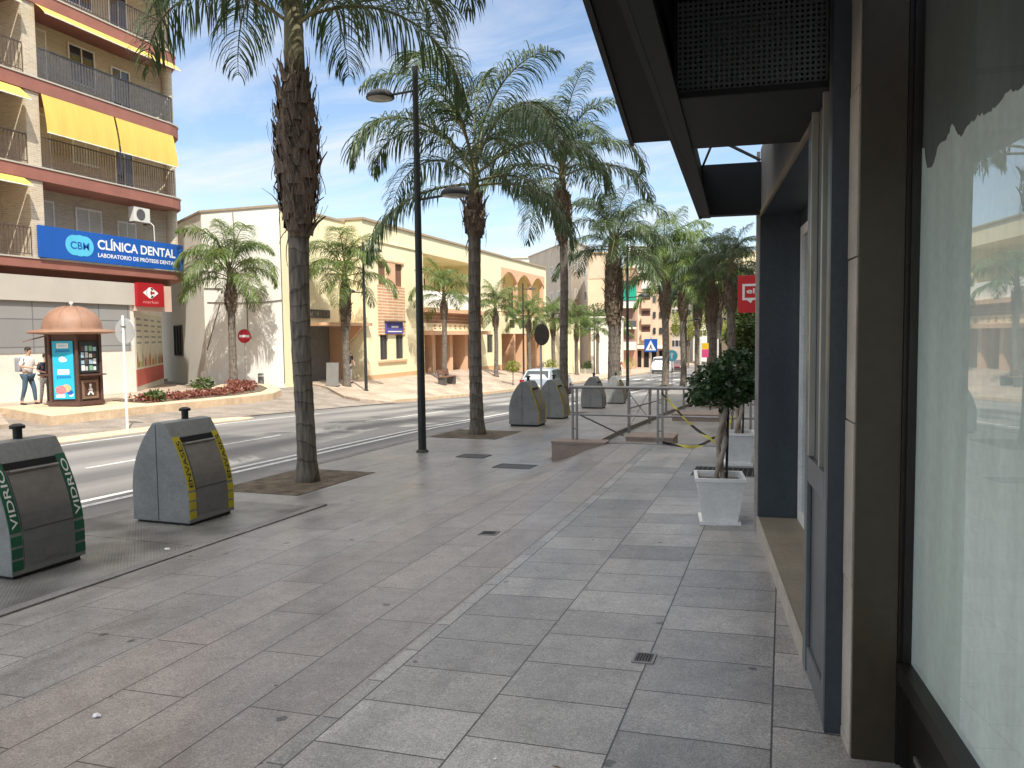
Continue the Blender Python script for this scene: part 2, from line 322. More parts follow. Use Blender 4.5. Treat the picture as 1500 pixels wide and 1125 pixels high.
def grid(name, xs, ys, zf, m, kind='structure', skirt=0):
    mb = MB(); nx = len(xs); vs = [(x, y, zf(x, y)) for y in ys for x in xs]
    mb.add(vs, [(j*nx+i, j*nx+i+1, (j+1)*nx+i+1, (j+1)*nx+i) for j in range(len(ys)-1) for i in range(nx-1)])
    o = mb.build(name, m, smooth=False); tag(o, kind=kind); return o
def sheet(name, poly, zf, m, kind='structure', thick=.15, seg=.8):
    bm = bmesh.new(); vs = [bm.verts.new((p[0], p[1], 0)) for p in poly]; f = bm.faces.new(vs)
    for _ in range(7):
        es = [e for e in bm.edges if e.calc_length() > seg]
        if not es: break
        bmesh.ops.triangulate(bm, faces=bm.faces); es = [e for e in bm.edges if e.calc_length() > seg]
        bmesh.ops.subdivide_edges(bm, edges=es, cuts=1)
    bmesh.ops.triangulate(bm, faces=bm.faces)
    for v in bm.verts: v.co.z = zf(v.co.x, v.co.y)
    if bm.faces[:][0].normal.z < 0: bmesh.ops.reverse_faces(bm, faces=bm.faces)
    r = bmesh.ops.extrude_edge_only(bm, edges=[e for e in bm.edges if e.is_boundary])
    for g in r['geom']:
        if isinstance(g, bmesh.types.BMVert): g.co.z -= thick
    bmesh.ops.recalc_face_normals(bm, faces=bm.faces)
    me = bpy.data.meshes.new(name); bm.to_mesh(me); bm.free(); me.materials.append(m)
    o = bpy.data.objects.new(name, me); COL.objects.link(o); WM[o.name] = Matrix.Identity(4)
    if kind: tag(o, kind=kind)
    return o

# ---------------------------------------------------------------- common materials
G1 = (.215, .205, .20); G2 = (.165, .158, .155)
m_pave = paving('paving_near', [(-1.93, .40, .605, .03, (.40, .382, .36), (.24, .23, .22), (.06, .055, .05)),
                                (-3.45, 1.2, .38, .05, (.345, .308, .282), (.275, .245, .225), (.08, .068, .06)),
                                (-9, .8, .5, .0, (.34, .32, .30), (.28, .265, .25), (.11, .10, .095))], rough=.42)
m_pave2 = paving('paving_far', [(-99, .6, .6, 0, (.50, .40, .31), (.40, .32, .25), (.22, .18, .14))], rough=.7)
m_walk = paving('paving_lower', [(-99, .8, .5, 0, (.34, .32, .295), (.28, .26, .24), (.15, .135, .125))], rough=.45)
m_asph = asphaltmat()
m_lane = mat('lane_asphalt', (.26, .225, .19), .85, .3, 1.2, .3, 60, fine=.2)
m_line = mat('road_paint', (.62, .62, .60), .6, .25, 9, .1, fine=.25)
m_kerb = mat('kerb_stone', (.23, .22, .21), .75, .2, 3, .2, 40, fine=.15)
m_kerbs = mat('kerb_sand', (.62, .47, .32), .8, .2, 2.5, .25, 30, fine=.12)
m_soil = mat('soil', (.13, .105, .075), .95, .5, 5, .8, 25, fine=.4)
m_ground = mat('earth', (.30, .26, .21), .95, .2, .3)
m_steel = mat('steel', (.27, .255, .24), .42, .15, 8, metal=.6)
m_black = mat('black_metal', (.022, .024, .026), .5, .25, 6, .05, fine=.1)
m_dark = mat('dark_interior', (.012, .012, .013), .9, .2)
m_white = mat('white_paint', (.82, .81, .78), .5, .12, 4, fine=.06, detail=9)
m_glass = glassmat('clear_glass')
m_winglass = mat('window_glass', (.035, .045, .055), .06, .3, .6, spec=.9)

# ---------------------------------------------------------------- ground, road, pavements
ys_all = seq(-60, 40, 2)+seq(42, 160, 6)[0:]+[200, 260, 400, 800]
grid('ground', [-600, -200, -100, -60, -40, -30, -24, -20, -15.2, -6.88, -3.4, 0, 20, 60, 200, 600], ys_all, lambda x, y: min(gz(x, y), ip(y, ZL))-.22, m_ground)
grid('road', seq(-15.2, -6.88, .8), seq(-60, 400, 2), lambda x, y: gz(-10, y), m_asph)
grid('pavement', seq(-6.879, 1.6, .25), seq(-14, 12.1, .3), gz, m_pave)
grid('lower_pavement', seq(-6.879, -3.4, .5), seq(12.1, 300, 1.5), lambda x, y: gz(-5, y), m_walk)
grid('ramp', seq(-3.4, 1.6, .6), seq(12.1, 300, 1.5), lambda x, y: gz(0, y), m_walk)
mb = MB(); ys_ = seq(12.1, 300, 1.5)
for y_a, y_b in zip(ys_, ys_[1:]): mb.quad((-3.4, y_a, gz(-5, y_a)), (-3.4, y_b, gz(-5, y_b)), (-3.4, y_b, gz(-5, y_b)-.12), (-3.4, y_a, gz(-5, y_a)-.12))
tag(mb.build('ramp_edge', m_kerb), kind='structure')
mb = MB(); mb.box((-3.3, 11.9, -1.2), (1.6, 12.099, -.104)); tag(mb.build('terrace_riser', m_kerb), kind='structure')
# kerb stones along the near side
mb = MB()
for y in seq(-14, 200, 1.0)[:-1]:
    z0, z1 = ip(y+.005, ZL), ip(y+.995, ZL)
    mb.add([(-7.05, y+.005, z0-.3), (-6.885, y+.005, z0-.3), (-6.885, y+.995, z1-.3), (-7.05, y+.995, z1-.3), (-7.05, y+.005, z0+.004), (-6.885, y+.005, z0+.004), (-6.885, y+.995, z1+.004), (-7.05, y+.995, z1+.004)],
           [(0, 1, 2, 3), (4, 5, 6, 7), (0, 1, 5, 4), (2, 3, 7, 6), (1, 2, 6, 5), (0, 3, 7, 4)])
tag(mb.build('kerb', m_kerb), kind='structure')
def roadline(name, x, wd, spans):
    mb = MB()
    for a, b in spans:
        for p, q in zip(seq(a, b, 1.5), seq(a, b, 1.5)[1:]):
            mb.quad((x, p, gz(-10, p)+.005), (x+wd, p, gz(-10, p)+.005), (x+wd, q, gz(-10, q)+.005), (x, q, gz(-10, q)+.005))
    tag(mb.build(name, m_line), kind='structure')
roadline('road_marking', -8.22, .12, [(-20, 200)]); roadline('road_marking', -8.5, .12, [(-20, 200)])
roadline('road_marking', -10.86, .10, [(a, a+5.2) for a in [-8, 1, 9.5, 18.5, 27, 36, 45, 54, 63, 72]])
roadline('road_marking', -14.0, .10, [(-20, 21)])
mb = MB()
for k in range(7):
    y0 = 66; x = -14.9+k*1.15
    mb.quad((x, y0, gz(-10, y0)+.006), (x+.55, y0, gz(-10, y0)+.006), (x+.55, y0+3.5, gz(-10, y0+3.5)+.006), (x, y0+3.5, gz(-10, y0+3.5)+.006))
tag(mb.build('zebra_crossing', m_line), kind='structure')
# far side: apron and lane, traffic island, far pavement
grid('side_street', seq(-45, -15.2, 1.2), seq(-30, 40, 1.0), lambda x, y: gz(x, y)-.11, m_lane)
sheet('traffic_island', [(-15.9, -10), (-14.35, -10), (-14.35, 17.9), (-14.5, 18.5), (-14.9, 18.8), (-15.4, 18.6), (-15.9, 17.6)], lambda x, y: gz(-15.1, y)+.02, m_kerbs, thick=.3)
sheet('far_pavement', [(-15.2, 28.5), (-15.2, 300), (-60, 300), (-60, 33.5), (-30, 33), (-21.02, 30.9), (-19.2, 29.6), (-17, 27.4), (-16, 27.0), (-15.4, 27.4)], lambda x, y: gz(x, y)-.005, m_pave2, thick=.3, seg=3)
sheet('far_pavement', [(-17.9, -20), (-21, -20), (-40, -20), (-40, 27.5), (-28.6, 29.4), (-24.2, 27.2), (-21.0, 25.6), (-20.4, 20), (-20.3, 15.2), (-17.9, 13.6)], lambda x, y: gz(x, y)-.006, m_pave2, thick=.3, seg=2.5)
mb = MB()
for y in seq(28.5, 200, 1.2)[:-1]:
    a, b = gz(-15.3, y), gz(-15.3, y+1.19)
    mb.add([(-15.2, y, a-.3), (-15.38, y, a-.3), (-15.38, y+1.19, b-.3), (-15.2, y+1.19, b-.3), (-15.2, y, a), (-15.38, y, a+.0), (-15.38, y+1.19, b), (-15.2, y+1.19, b)],
           [(0, 1, 2, 3), (4, 5, 6, 7), (0, 1, 5, 4), (2, 3, 7, 6), (0, 3, 7, 4), (1, 2, 6, 5)])
tag(mb.build('far_kerb', m_kerbs), kind='structure')

# ---------------------------------------------------------------- raised planting bed with kiosk platform
platpoly = [(-17.45, 14.4), (-17.65, 18), (-17.9, 22.5), (-18.15, 24.3), (-18.8, 25.7), (-19.9, 26.8), (-21.6, 27.9), (-22.6, 27.9), (-22.8, 27.0), (-21.6, 25.0), (-20.4, 21.8), (-20.6, 18), (-21.0, 15.6)]
sheet('kiosk_platform', platpoly, lambda x, y: gz(x, y)+.13, m_kerbs, thick=.5)
bedpoly = [(-18.25, 18.3), (-18.35, 22.5), (-18.7, 24.3), (-19.3, 25.5), (-20.3, 26.4), (-21.9, 27.4), (-22.1, 26.6), (-20.9, 24.9), (-20.0, 22.5), (-19.6, 18.3)]
sheet('bed_soil', bedpoly, lambda x, y: gz(x, y)+.15, m_soil, thick=.03)
sheet('tree_pit', [(-6.86, 7.95), (-5.62, 7.95), (-5.62, 9.85), (-6.86, 9.85)], lambda x, y: gz(x, y)+.006, m_soil, thick=.01, seg=.3)
sheet('tree_pit', [(-6.86, 14.25), (-5.4, 14.25), (-5.4, 15.85), (-6.86, 15.85)], lambda x, y: gz(x, y)+.006, m_soil, thick=.01, seg=.3)
sheet('tree_pit', [(-6.86, 21.4), (-5.6, 21.4), (-5.6, 22.9), (-6.86, 22.9)], lambda x, y: gz(x, y)+.006, m_soil, thick=.01, seg=.3)

# ---------------------------------------------------------------- shop building on the right (turned 6.3 degrees from the street)
a63 = math.atan2(.1105, 1.0)
SH = Matrix.Translation((.559, 0, 0)) @ Matrix(((math.cos(a63), -math.sin(a63), 0, 0), (math.sin(a63), math.cos(a63), 0, 0), (0, 0, 1, 0), (0, 0, 0, 1)))
# frame: local x = v (into the building), local y = u (along the front)
m_bluegrey = mat('bluegrey_paint', (.048, .058, .068), .42, .22, 2.5, .05, 30, fine=.10, detail=10, stretch=(1, 1, .4))
m_greypan = mat('grey_panel_paint', (.115, .125, .13), .36, .20, 2.5, .05, 30, fine=.05)
m_brown = mat('bronze_cladding', (.055, .043, .026), .38, .22, 1.6, .03, 20, fine=.08, stretch=(1, 1, .5))
m_bronze = mat('bronze_frame', (.022, .018, .015), .34, .2, 4, metal=.3)
m_hilite = mat('highlight_trim_metal', (.42, .40, .35), .35, .15, 3, metal=.4)
m_stone = mat('stone_edging', (.46, .41, .35), .7, .14, 5, .2, 40, fine=.08)
m_render = mat('grey_render', (.20, .195, .18), .8, .12, 3, .1, 50, fine=.06)
m_sill = mat('sill_stone', (.24, .205, .15), .6, .12, 4, .1, 60, fine=.1)
m_canopy = mat('canopy_metal', (.008, .009, .010), .6, .2, 2, fine=.08)
m_soffit = mat('canopy_underside', (.007, .007, .008), .7, .2, 2)
sb = thing('shop_building', 'dark blue grey shopfront building with canopy and whitewashed window beside the pavement', 'building', (.559, 0, 0), 0)
def S(): return MB(SH)
mb = S(); mb.box((.02, 6.9, 3.12), (12, 3.30, 18)); mb.box((.02, 3.299, 3.9), (12, -30, 18)); mb.box((.9, 6.9, -.6), (12, -30, 3.119)); mb.box((.0, 6.86, 2.58), (.899, 3.97, 3.119))
mb.build('wall', m_render, sb)
mb = S(); mb.box((-.002, 6.88, -.6), (.897, 6.80, 2.578)); mb.box((.31, 6.79, 2.46), (.896, 3.98, 2.577)); mb.build('corner_panel', m_bluegrey, sb)
mb = S(); mb.box((-.03, 6.885, -.6), (-.003, 6.855, 3.1)); mb.build('corner_trim', m_stone, sb)
mb = S(); mb.box((-.012, 3.98, 2.56), (.006, 6.85, 2.6)); mb.build('head_trim', m_sill, sb)
mb = S(); mb.box((.002, 6.79, 2.566), (.309, 3.98, 2.579)); mb.build('recess_soffit', m_bluegrey, sb)
mb = S(); mb.box((.0, 3.99, -.5), (.309, 6.79, .045)); st = mb.build('doorstep', m_sill, sb)
mb = S(); mb.box((-.02, 3.99, -.4), (-.001, 6.79, .051)); mb.build('edge_strip', m_stone, st)
# recessed door / side window
mb = S()
for b in [((.31, 6.788, .046), (.36, 6.71, 2.455)), ((.31, 3.99, .046), (.36, 4.06, 2.455)), ((.31, 6.709, 2.38), (.36, 4.061, 2.455)), ((.31, 6.709, .046), (.36, 4.061, .12)), ((.312, 5.42, .121), (.358, 5.36, 2.379))]: mb.box(*b)
dr = mb.build('shop_door', m_white, sb)
mb = S(); mb.box((.333, 6.708, .121), (.341, 5.421, 2.378)); mb.box((.333, 5.359, .121), (.341, 4.062, 2.378)); mb.build('pane', m_glass, dr)
mb = S(); mb.box((.85, 6.79, .04), (.88, 3.9, 2.5)); mb.build('interior', m_dark, sb)
# grey panelled pilaster
mb = S(); mb.box((.0, 3.34, -.6), (.899, 3.967, 3.119)); pl = mb.build('pilaster', m_greypan, sb)
mb = S()
mb.box((-.022, 3.342, -.55), (-.001, 3.42, 3.1)); mb.box((-.022, 3.88, -.02), (-.001, 3.965, 2.575)); mb.box((-.022, 3.421, .9), (-.001, 3.879, 1.02)); mb.box((-.016, 3.421, -.02), (-.001, 3.879, .10))
mb.build('moulding', m_greypan, pl, bevel=.006)
mb = S(); mb.box((-.026, 3.30, -.5), (.06, 3.338, 3.6)); mb.build('pilaster_return', m_bluegrey, pl)
for u_ in (3.50, 3.80):  # pale strips added as the pilaster's vertical highlights, lit tone in their colour
    mb = S(); mb.box((-.030, u_, 1.03), (-.0225 if False else -.001, u_+.022, 3.1)); mb.build('highlight_trim', m_hilite, pl, bevel=.003)
mb = S()
for k in range(7): mb.box((.036+.002*(k % 2), 3.135, -.6+k*.62), (.15, 3.299, -.6+k*.62+.614))
mb.build('stone_strip', m_stone, sb)
mb = S(); mb.box((.042, 3.134, -.5), (.194, 3.115, 3.89)); mb.build('bronze_column', m_brown, sb)
# big window
wf = S()
wf.box((.195, 3.134, -.4), (.245, 3.105, 3.89)); wf.box((.208, 3.104, -.4), (.238, 3.086, 3.89)); wf.box((.19, 3.085, .31), (.25, -5, .375)); wf.box((.205, 3.085, 3.8), (.25, -5, 3.89))
wf.box((.2, .55, .376), (.25, .48, 3.799)); wf.box((.2, -2.3, .376), (.25, -2.37, 3.799))
win = wf.build('shop_window', m_bronze, sb)
mb = S(); mb.box((.235, 3.085, -.4), (.30, -5, .309)); kp = mb.build('kick_panel', m_bronze, win)
mb = S(); mb.box((.228, 3.0, .05), (.234, -4.9, .07)); mb.build('trim_line', m_steel, kp)
mb = S(); mb.quad((.222, 3.085, .376), (.222, .551, .376), (.222, .551, 3.799), (.222, 3.085, 3.799)); mb.quad((.222, .479, .376), (.222, -2.299, .376), (.222, -2.299, 3.799), (.222, .479, 3.799)); mb.quad((.222, -2.371, .376), (.222, -5, .376), (.222, -5, 3.799), (.222, -2.371, 3.799))
shopglass = glassmat('shop_glass', (.95, .97, .96), 1.5, 1.35)
mb.build('glass', shopglass, win)
# whitewash behind the glass: streaky film with a ragged upper edge
wwm = mat('whitewash', (.76, .85, .79), .9, .12, 2.2, .05, 30, stretch=(3, 3, .35), fine=.05)
wwd = mat('whitewash_thin', (.15, .17, .165), .6, .3, 1.5, stretch=(1, 2, .6), fine=.05)
mb = S(); rnd = random.Random(3)
us = seq(3.10, -5, .008); top = []
TP = [(2.228, 2.206), (2.268, 2.197), (2.355, 2.208), (2.42, 2.19), (2.5, 2.205), (2.598, 2.212), (2.679, 2.185), (2.764, 2.239), (2.821, 2.209), (2.905, 2.207), (2.962, 2.165), (3.024, 2.155), (3.06, 2.23), (3.094, 2.25), (3.2, 2.34)]
for u in us:
    b = ip(u, TP) if u > 2.22 else 2.206+.05*noise.noise(Vector((u*3, 4, 0)))
    top.append(b+.011*noise.noise(Vector((u*60, 0, 0)))+.02*noise.noise(Vector((u*11, 2, 0))))
for i in range(len(us)-1):
    mb.quad((.237, us[i], .32), (.237, us[i+1], .32), (.237, us[i+1], top[i+1]), (.237, us[i], top[i]))
mb.build('whitewash_film', wwm, win)
mb = S(); mb.quad((.2395, 3.10, 1.9), (.2395, -5, 1.9), (.2395, -5, 3.85), (.2395, 3.10, 3.85)); mb.build('thin_film', wwd, win)
mb = S(); mb.box((.60, 3.10, -.3), (.62, -6, 3.85)); mb.build('backing_board', m_dark, win)
mb = S(); mb.box((.30, 3.06, -.02), (.59, -6, 0)); mb.build('window_floor', m_dark, win)
# canopy
cn = S(); cn.box((-.97, -8, 3.0), (-.001, 5.87, 3.10)); cnp = cn.build('canopy', m_soffit, sb)
cn = S(); cn.box((-1.0, -8, 2.985), (-.971, 5.9, 3.16)); cn.build('fascia', m_canopy, cnp)
mb = MB(); p0 = Vector((-.663, 6.77)); d = Vector((.0497, -.9988)); nn = Vector((d.y, -d.x))
def bp(t, s): q = p0+d*t+nn*s; return (q.x, q.y)
mb.prism([bp(0, 0), bp(14, 0), bp(14, .025), bp(0, .025)], 2.57, 2.99); mb.prism([bp(0, -.07), bp(14, -.07), bp(14, .0), bp(0, .0)], 2.572, 2.60)
mb.build('beam', m_canopy, cnp)
cn = S(); cn.box((-.50, 6.77, 2.57), (-.002, 6.80, 3.0)); cn.box((-.50, 6.70, 2.57), (-.002, 6.769, 2.585)); cn.build('end_fascia', m_canopy, cnp)
cn = S(); cn.tube([(-.03, 6.6, 2.98), (-.42, 5.9, 3.02)], .012, 6); cn.tube([(-.47, 6.74, 2.98), (-.40, 5.9, 3.0)], .01, 6); cn.build('stay', m_steel, cnp)
# perforated air-conditioner housing under the canopy
pm = bpy.data.materials.new('perforated_metal'); pm.use_nodes = True; t = pm.node_tree; t.nodes.clear()
o_ = N(t, 'ShaderNodeOutputMaterial'); b_ = N(t, 'ShaderNodeBsdfPrincipled'); c_ = N(t, 'ShaderNodeTexCoord'); s_ = N(t, 'ShaderNodeSeparateXYZ'); t.links.new(c_.outputs['Object'], s_.inputs[0])
def wave(i):
    m_ = N(t, 'ShaderNodeMath', operation='MULTIPLY'); m_.inputs[1].default_value = 2*math.pi/.021; t.links.new(s_.outputs[i], m_.inputs[0]); n_ = N(t, 'ShaderNodeMath', operation='SINE'); t.links.new(m_.outputs[0], n_.inputs[0]); return n_.outputs[0]
xx = wave(0); zz_ = wave(2); ad = N(t, 'ShaderNodeMath', operation='ADD'); t.links.new(xx, ad.inputs[0]); t.links.new(zz_, ad.inputs[1])
gt = N(t, 'ShaderNodeMath', operation='GREATER_THAN'); gt.inputs[1].default_value = .75; t.links.new(ad.outputs[0], gt.inputs[0])
b_.inputs['Base Color'].default_value = (.10, .105, .108, 1); b_.inputs['Roughness'].default_value = .45
tr_ = N(t, 'ShaderNodeBsdfTransparent'); ms_ = N(t, 'ShaderNodeMixShader'); t.links.new(gt.outputs[0], ms_.inputs[0]); t.links.new(b_.outputs[0], ms_.inputs[1]); t.links.new(tr_.outputs[0], ms_.inputs[2]); t.links.new(ms_.outputs[0], o_.inputs[0])
mb = S(); mb.box((-.615, 3.46, 2.60), (-.002, 3.468, 2.99)); hs = mb.build('unit_housing', pm, sb)
mb = S()
mb.box((-.63, 3.45, 2.585), (-.001, 4.36, 2.60)); mb.box((-.63, 3.45, 2.601), (-.616, 4.36, 2.995)); mb.box((-.63, 4.35, 2.601), (-.001, 4.365, 2.995)); mb.box((-.615, 3.44, 2.586), (-.003, 3.459, 2.612)); mb.box((-.02, 3.44, 2.613), (-.002, 3.459, 2.99))
mb.build('casing', m_canopy, hs)
mb = S(); mb.box((-.5, 3.62, 2.68), (-.12, 4.2, 2.98)); mb.build('fan_unit', mat('fan_unit_grey', (.12, .12, .115), .6), hs)

# neighbours on the right side, mostly hidden behind the shop
m_bwall = mat('beige_render', (.56, .48, .38), .85, .08, .8, .1, 20, fine=.04)
def winpart(parent, O, rt, w_, h_, fr, gl, depth=.05, bars=1, nrm=None, fw=.06, shutter=None):
    """window: frame part with a pane sub-part; O = lower left corner on the wall, rt = unit vector along the wall, nrm = outward"""
    O = Vector(O); rt = Vector(rt).normalized(); n = Vector(nrm).normalized(); up = Vector((0, 0, 1)); f = MB()
    def bx(u0, u1, z0, z1, d0, d1, m=f):
        P = [O+rt*u+up*z+n*d for u in (u0, u1) for z in (z0, z1) for d in (d0, d1)]
        m.add(P, [(0, 1, 3, 2), (4, 6, 7, 5), (0, 4, 5, 1), (2, 3, 7, 6), (0, 2, 6, 4), (1, 5, 7, 3)])
    bx(0, w_, 0, fw, 0, depth); bx(0, w_, h_-fw, h_, 0, depth); bx(0, fw, fw, h_-fw, 0, depth); bx(w_-fw, w_, fw, h_-fw, 0, depth)
    for k in range(bars): c = w_*(k+1)/(bars+1); bx(c-fw*.4, c+fw*.4, fw, h_-fw, 0, depth*.9)
    o = f.build('window', fr, parent); g = MB(); bx(fw, w_-fw, fw, h_-fw, .004, .012, g); g.build('pane', gl, o)
    if shutter:
        s = MB()
        nsl = int((h_-2*fw)/.07)
        for i in range(nsl): z = fw+i*(h_-2*fw)/nsl; bx(fw, w_-fw, z+.004, z+(h_-2*fw)/nsl-.004, .013, .03+.006*(i % 2), s)
        s.build('shutter', shutter, o)
    return o
def block(name, label, poly, z0, z1, m, group=None, roof=.12, faces=(), gl=None, fr=None, roofm=None):
    """simple building: wall, parapet and windows. faces: (i, n_cols, [floor z], w, h)"""
    t = thing(name, label, 'building', (poly[0][0], poly[0][1], z0), 0, group)
    mb = MB(); mb.prism(poly, z0, z1); mb.build('wall', m, t)
    c = Vector((sum(p[0] for p in poly)/len(poly), sum(p[1] for p in poly)/len(poly)))
    mb = MB(); mb.prism([tuple(c+(Vector(p)-c)*(1+.25/max(2, (Vector(p)-c).length))) for p in poly], z1+.002, z1+roof); mb.build('roof', roofm or m, t)
    for (i, nc, zs, w_, h_) in faces:
        a = Vector(poly[i]); b = Vector(poly[(i+1) % len(poly)]); L = (b-a).length; rt = (b-a)/L; n = Vector((rt.y, -rt.x))
        if (a+n*.5-c).length < (a-n*.5-c).length: n = -n
        for z in zs:
            for k in range(nc):
                s = L*(k+.5)/nc-w_/2; p = a+rt*s+n*.003
                winpart(t, (p.x, p.y, z), (rt.x, rt.y, 0), w_, h_, fr or m_white, gl or m_winglass, nrm=(n.x, n.y, 0))
    return t
nb = block('apartment_block', 'beige block next door along the right side, mostly hidden behind the blue grey shop corner', [(.35, 7.2), (.35, 17.5), (12, 17.5), (12, 7.2)], -1, 16, m_bwall, faces=[(0, 3, [3.5, 6.5, 9.5, 12.5], 1.3, 1.4), (0, 3, [-.05], 2.2, 2.5)])
block('terraced_building', 'lower cream building further along the right side with a red shop sign', [(.45, 18), (.45, 32), (12, 32), (12, 18)], -1.5, 12, mat('cream_plaster', (.66, .56, .40), .85, .06, .8), faces=[(0, 4, [3, 6, 9], 1.3, 1.4), (0, 4, [-.6], 2.2, 2.6)])
block('corner_building', 'pale block at the far end of the right side terraces', [(.5, 33), (.5, 120), (12, 120), (12, 33)], -4, 7.5, m_bwall, faces=[(0, 16, [1.9, 4.7], 1.3, 1.4), (0, 12, [-1.2], 2.4, 2.4)])
# red projecting sign
m_red = mat('sign_red', (.55, .012, .02), .45, .06, 3)
m_lwhite = mat('letter_white', (.8, .8, .8), .5, .03)
sg = thing('projecting_sign', 'red projecting sign with white letters in a speech bubble, jutting out beyond the shop corner', 'sign', (.45, 18.1, 2.4))
mb = MB(); mb.box((-.98, 18.04, 2.05), (-.12, 18.16, 2.88)); mb.build('sign_box', m_red, sg, bevel=.01)
for zb in (2.2, 2.7):
    mb = MB(); mb.box((-.12, 18.08, zb), (.45, 18.12, zb+.05)); mb.build('bracket', m_steel, sg)
mb = MB()
for b in [((-.88, 18.03, 2.64), (-.22, 18.038, 2.69)), ((-.88, 18.03, 2.33), (-.22, 18.038, 2.38)), ((-.88, 18.03, 2.381), (-.83, 18.038, 2.639)), ((-.27, 18.03, 2.381), (-.22, 18.038, 2.639))]: mb.box(*b)
mb.add([(-.78, 18.032, 2.331), (-.66, 18.032, 2.331), (-.70, 18.032, 2.26)], [(0, 1, 2)]); mb.build('bubble', m_lwhite, sg)
text('elja', 'lettering', .15, (-.79, 18.03, 2.44), (1, 0, 0), (0, 0, 1), m_lwhite, sg, width=.36, bold=.02)
wl = thing('wall_lamp', 'small grey wall lamp jutting out high beyond the shop corner', 'lamp', (.45, 20, 5))
mb = MB(); mb.tube([(.45, 20, 4.65), (-.1, 20, 4.7), (-.45, 20, 4.72)], .03, 8); mb.build('arm', m_steel, wl)
mb = MB(); mb.lathe([(.0, .09), (.12, .07), (.2, .0), (.19, -.02), (0, -.02)], (-.6, 20, 4.68), 16); mb.build('lamp_head', m_steel, wl, smooth=True)

# ---------------------------------------------------------------- waste bins over an underground container
m_bin = mat('bin_grey', (.235, .245, .24), .45, .26, 2.2, .06, 60, fine=.10, detail=9)
m_bindark = mat('bin_front_grey', (.165, .172, .17), .42, .14, 3, fine=.06)
m_inox = mat('brushed_steel', (.24, .243, .245), .30, .22, 1.6, .02, 90, metal=.7, stretch=(1, 1, 2.5), fine=.05)
m_yel = mat('bin_yellow', (.50, .42, .02), .5, .12, 5); m_grn = mat('bin_green', (.01, .11, .055), .5, .12, 5)
m_txt = mat('letter_dark', (.03, .03, .03), .6, .1)
BW, BD, BH = .66, .72, 1.0
def front_x(z):      # front profile (x) by height: steep low, curving in to the ridge
    t = z/BH; return .36 if t < .22 else .36-.27*((t-.22)/.78)**1.75
def back_x(z):
    t = z/BH; return -.36 if t < .3 else -.36+.29*((t-.3)/.7)**2.2
def make_bin(kind):
    lab = {'green': ('big grey glass recycling bin with green VIDRIO stripes beside the kerb', m_grn, m_lwhite, 'VIDRIO'), 'yellow': ('big grey packaging bin with yellow ENVASES stripes on the checker plate', m_yel, m_txt, 'ENVASES')}[kind]
    t = thing('waste_bin', lab[0], 'waste bin')
    zs = [0, .12, .23]+[BH*k/14 for k in range(4, 15)]
    prof = [(back_x(z), z) for z in zs]+[(x, BH+.012*(1-abs(x)/.1)) for x in (-.03, .03)]+[(front_x(z), z) for z in reversed(zs)]
    mb = MB(); n = len(prof)
    for yy in (-BW/2, BW/2):
        pass
    mb.ext([(p[0], 0, p[1]) for p in prof], -BW/2, BW/2, (0, 1, 0)); mb.build('body', m_bin, t, bevel=.012)
    mb = MB(); mb.tube([(-.03, -BW/2-.0015, .01), (-.03, -BW/2-.0015, BH-.02)], .003, 4); mb.build('seam', m_txt, t)
    mb = MB(); mb.lathe([(.035, 0), (.035, .09), (.058, .092), (.058, .115), (.03, .13), (0, .13)], (0, .05, BH), 16); mb.build('vent_cap', m_black, t, smooth=True, auto=True)
    def onfront(y0, y1, z0, z1, off, nz_=8):
        vs = []; fs = []
        for i in range(nz_+1):
            z = z0+(z1-z0)*i/nz_; x = front_x(z)+off; vs += [(x, y0, z), (x, y1, z)]
            if i: fs.append((2*i-2, 2*i-1, 2*i+1, 2*i))
        k = len(vs); vs += [(x-off-.01, y, z) for x, y, z in vs]
        fs += [(a+k, b+k, c+k, d+k) for a, b, c, d in fs]
        for i in range(nz_): fs += [(2*i, 2*i+2, k+2*i+2, k+2*i), (2*i+1, 2*i+3, k+2*i+3, k+2*i+1)]
        fs += [(0, 1, k+1, k), (2*nz_, 2*nz_+1, k+2*nz_+1, k+2*nz_)]
        return vs, fs
    for sgn in (-1, 1):
        ya, yb = (-BW/2+.004, -BW/2+.095) if sgn < 0 else (BW/2-.095, BW/2-.004)
        mb = MB(); mb.add(*onfront(ya, yb, .33, .86, .004)); st = mb.build('stripe', lab[1], t)
        for k in range(3): m2 = MB(); m2.add(*onfront(ya, yb, .04+k*.095, .115+k*.095, .004, 2)); m2.build('reflector', lab[1], t)
        def wp(u, v, ya=ya): z = .36+u; z = max(.34, min(.85, z)); return Vector((front_x(z)+.0065, ya+.075-v, z))
        text(lab[3], 'lettering', .055, (0, 0, 0), (0, 0, 1), (0, -1, 0), lab[2], st, width=.46, warp=wp, bold=.01)
    mb = MB(); mb.add(*onfront(-BW/2+.105, BW/2-.105, .345, .79, .014)); dm = mb.build('drum_door', m_inox, t)
    mb = MB(); mb.add(*onfront(-BW/2+.10, BW/2-.10, .80, .85, .005, 2)); mb.build('slot', m_dark, t)
    mb = MB(); mb.tube([(front_x(.78)+.024, -BW/2+.115, .785), (front_x(.78)+.024, BW/2-.115, .785)], .012, 8); mb.build('handle', m_steel, dm)
    mb = MB(); mb.add(*onfront(-BW/2+.105, BW/2-.105, .06, .335, .006, 3)); mb.build('lower_panel', m_bindark, t)
    mb = MB(); mb.box((front_x(.1)+.0061, -.05, .09), (front_x(.1)+.012, .05, .15)); mb.build('plate_label', m_render, t)
    mb = MB(); mb.box((-.33, -BW/2+.03, -.06), (.33, BW/2-.03, .0)); mb.build('base', m_txt, t)
    return t
by = make_bin('yellow'); bgn = make_bin('green')
bins_g = 'waste bins along the kerb'
by['group'] = bins_g; bgn['group'] = bins_g
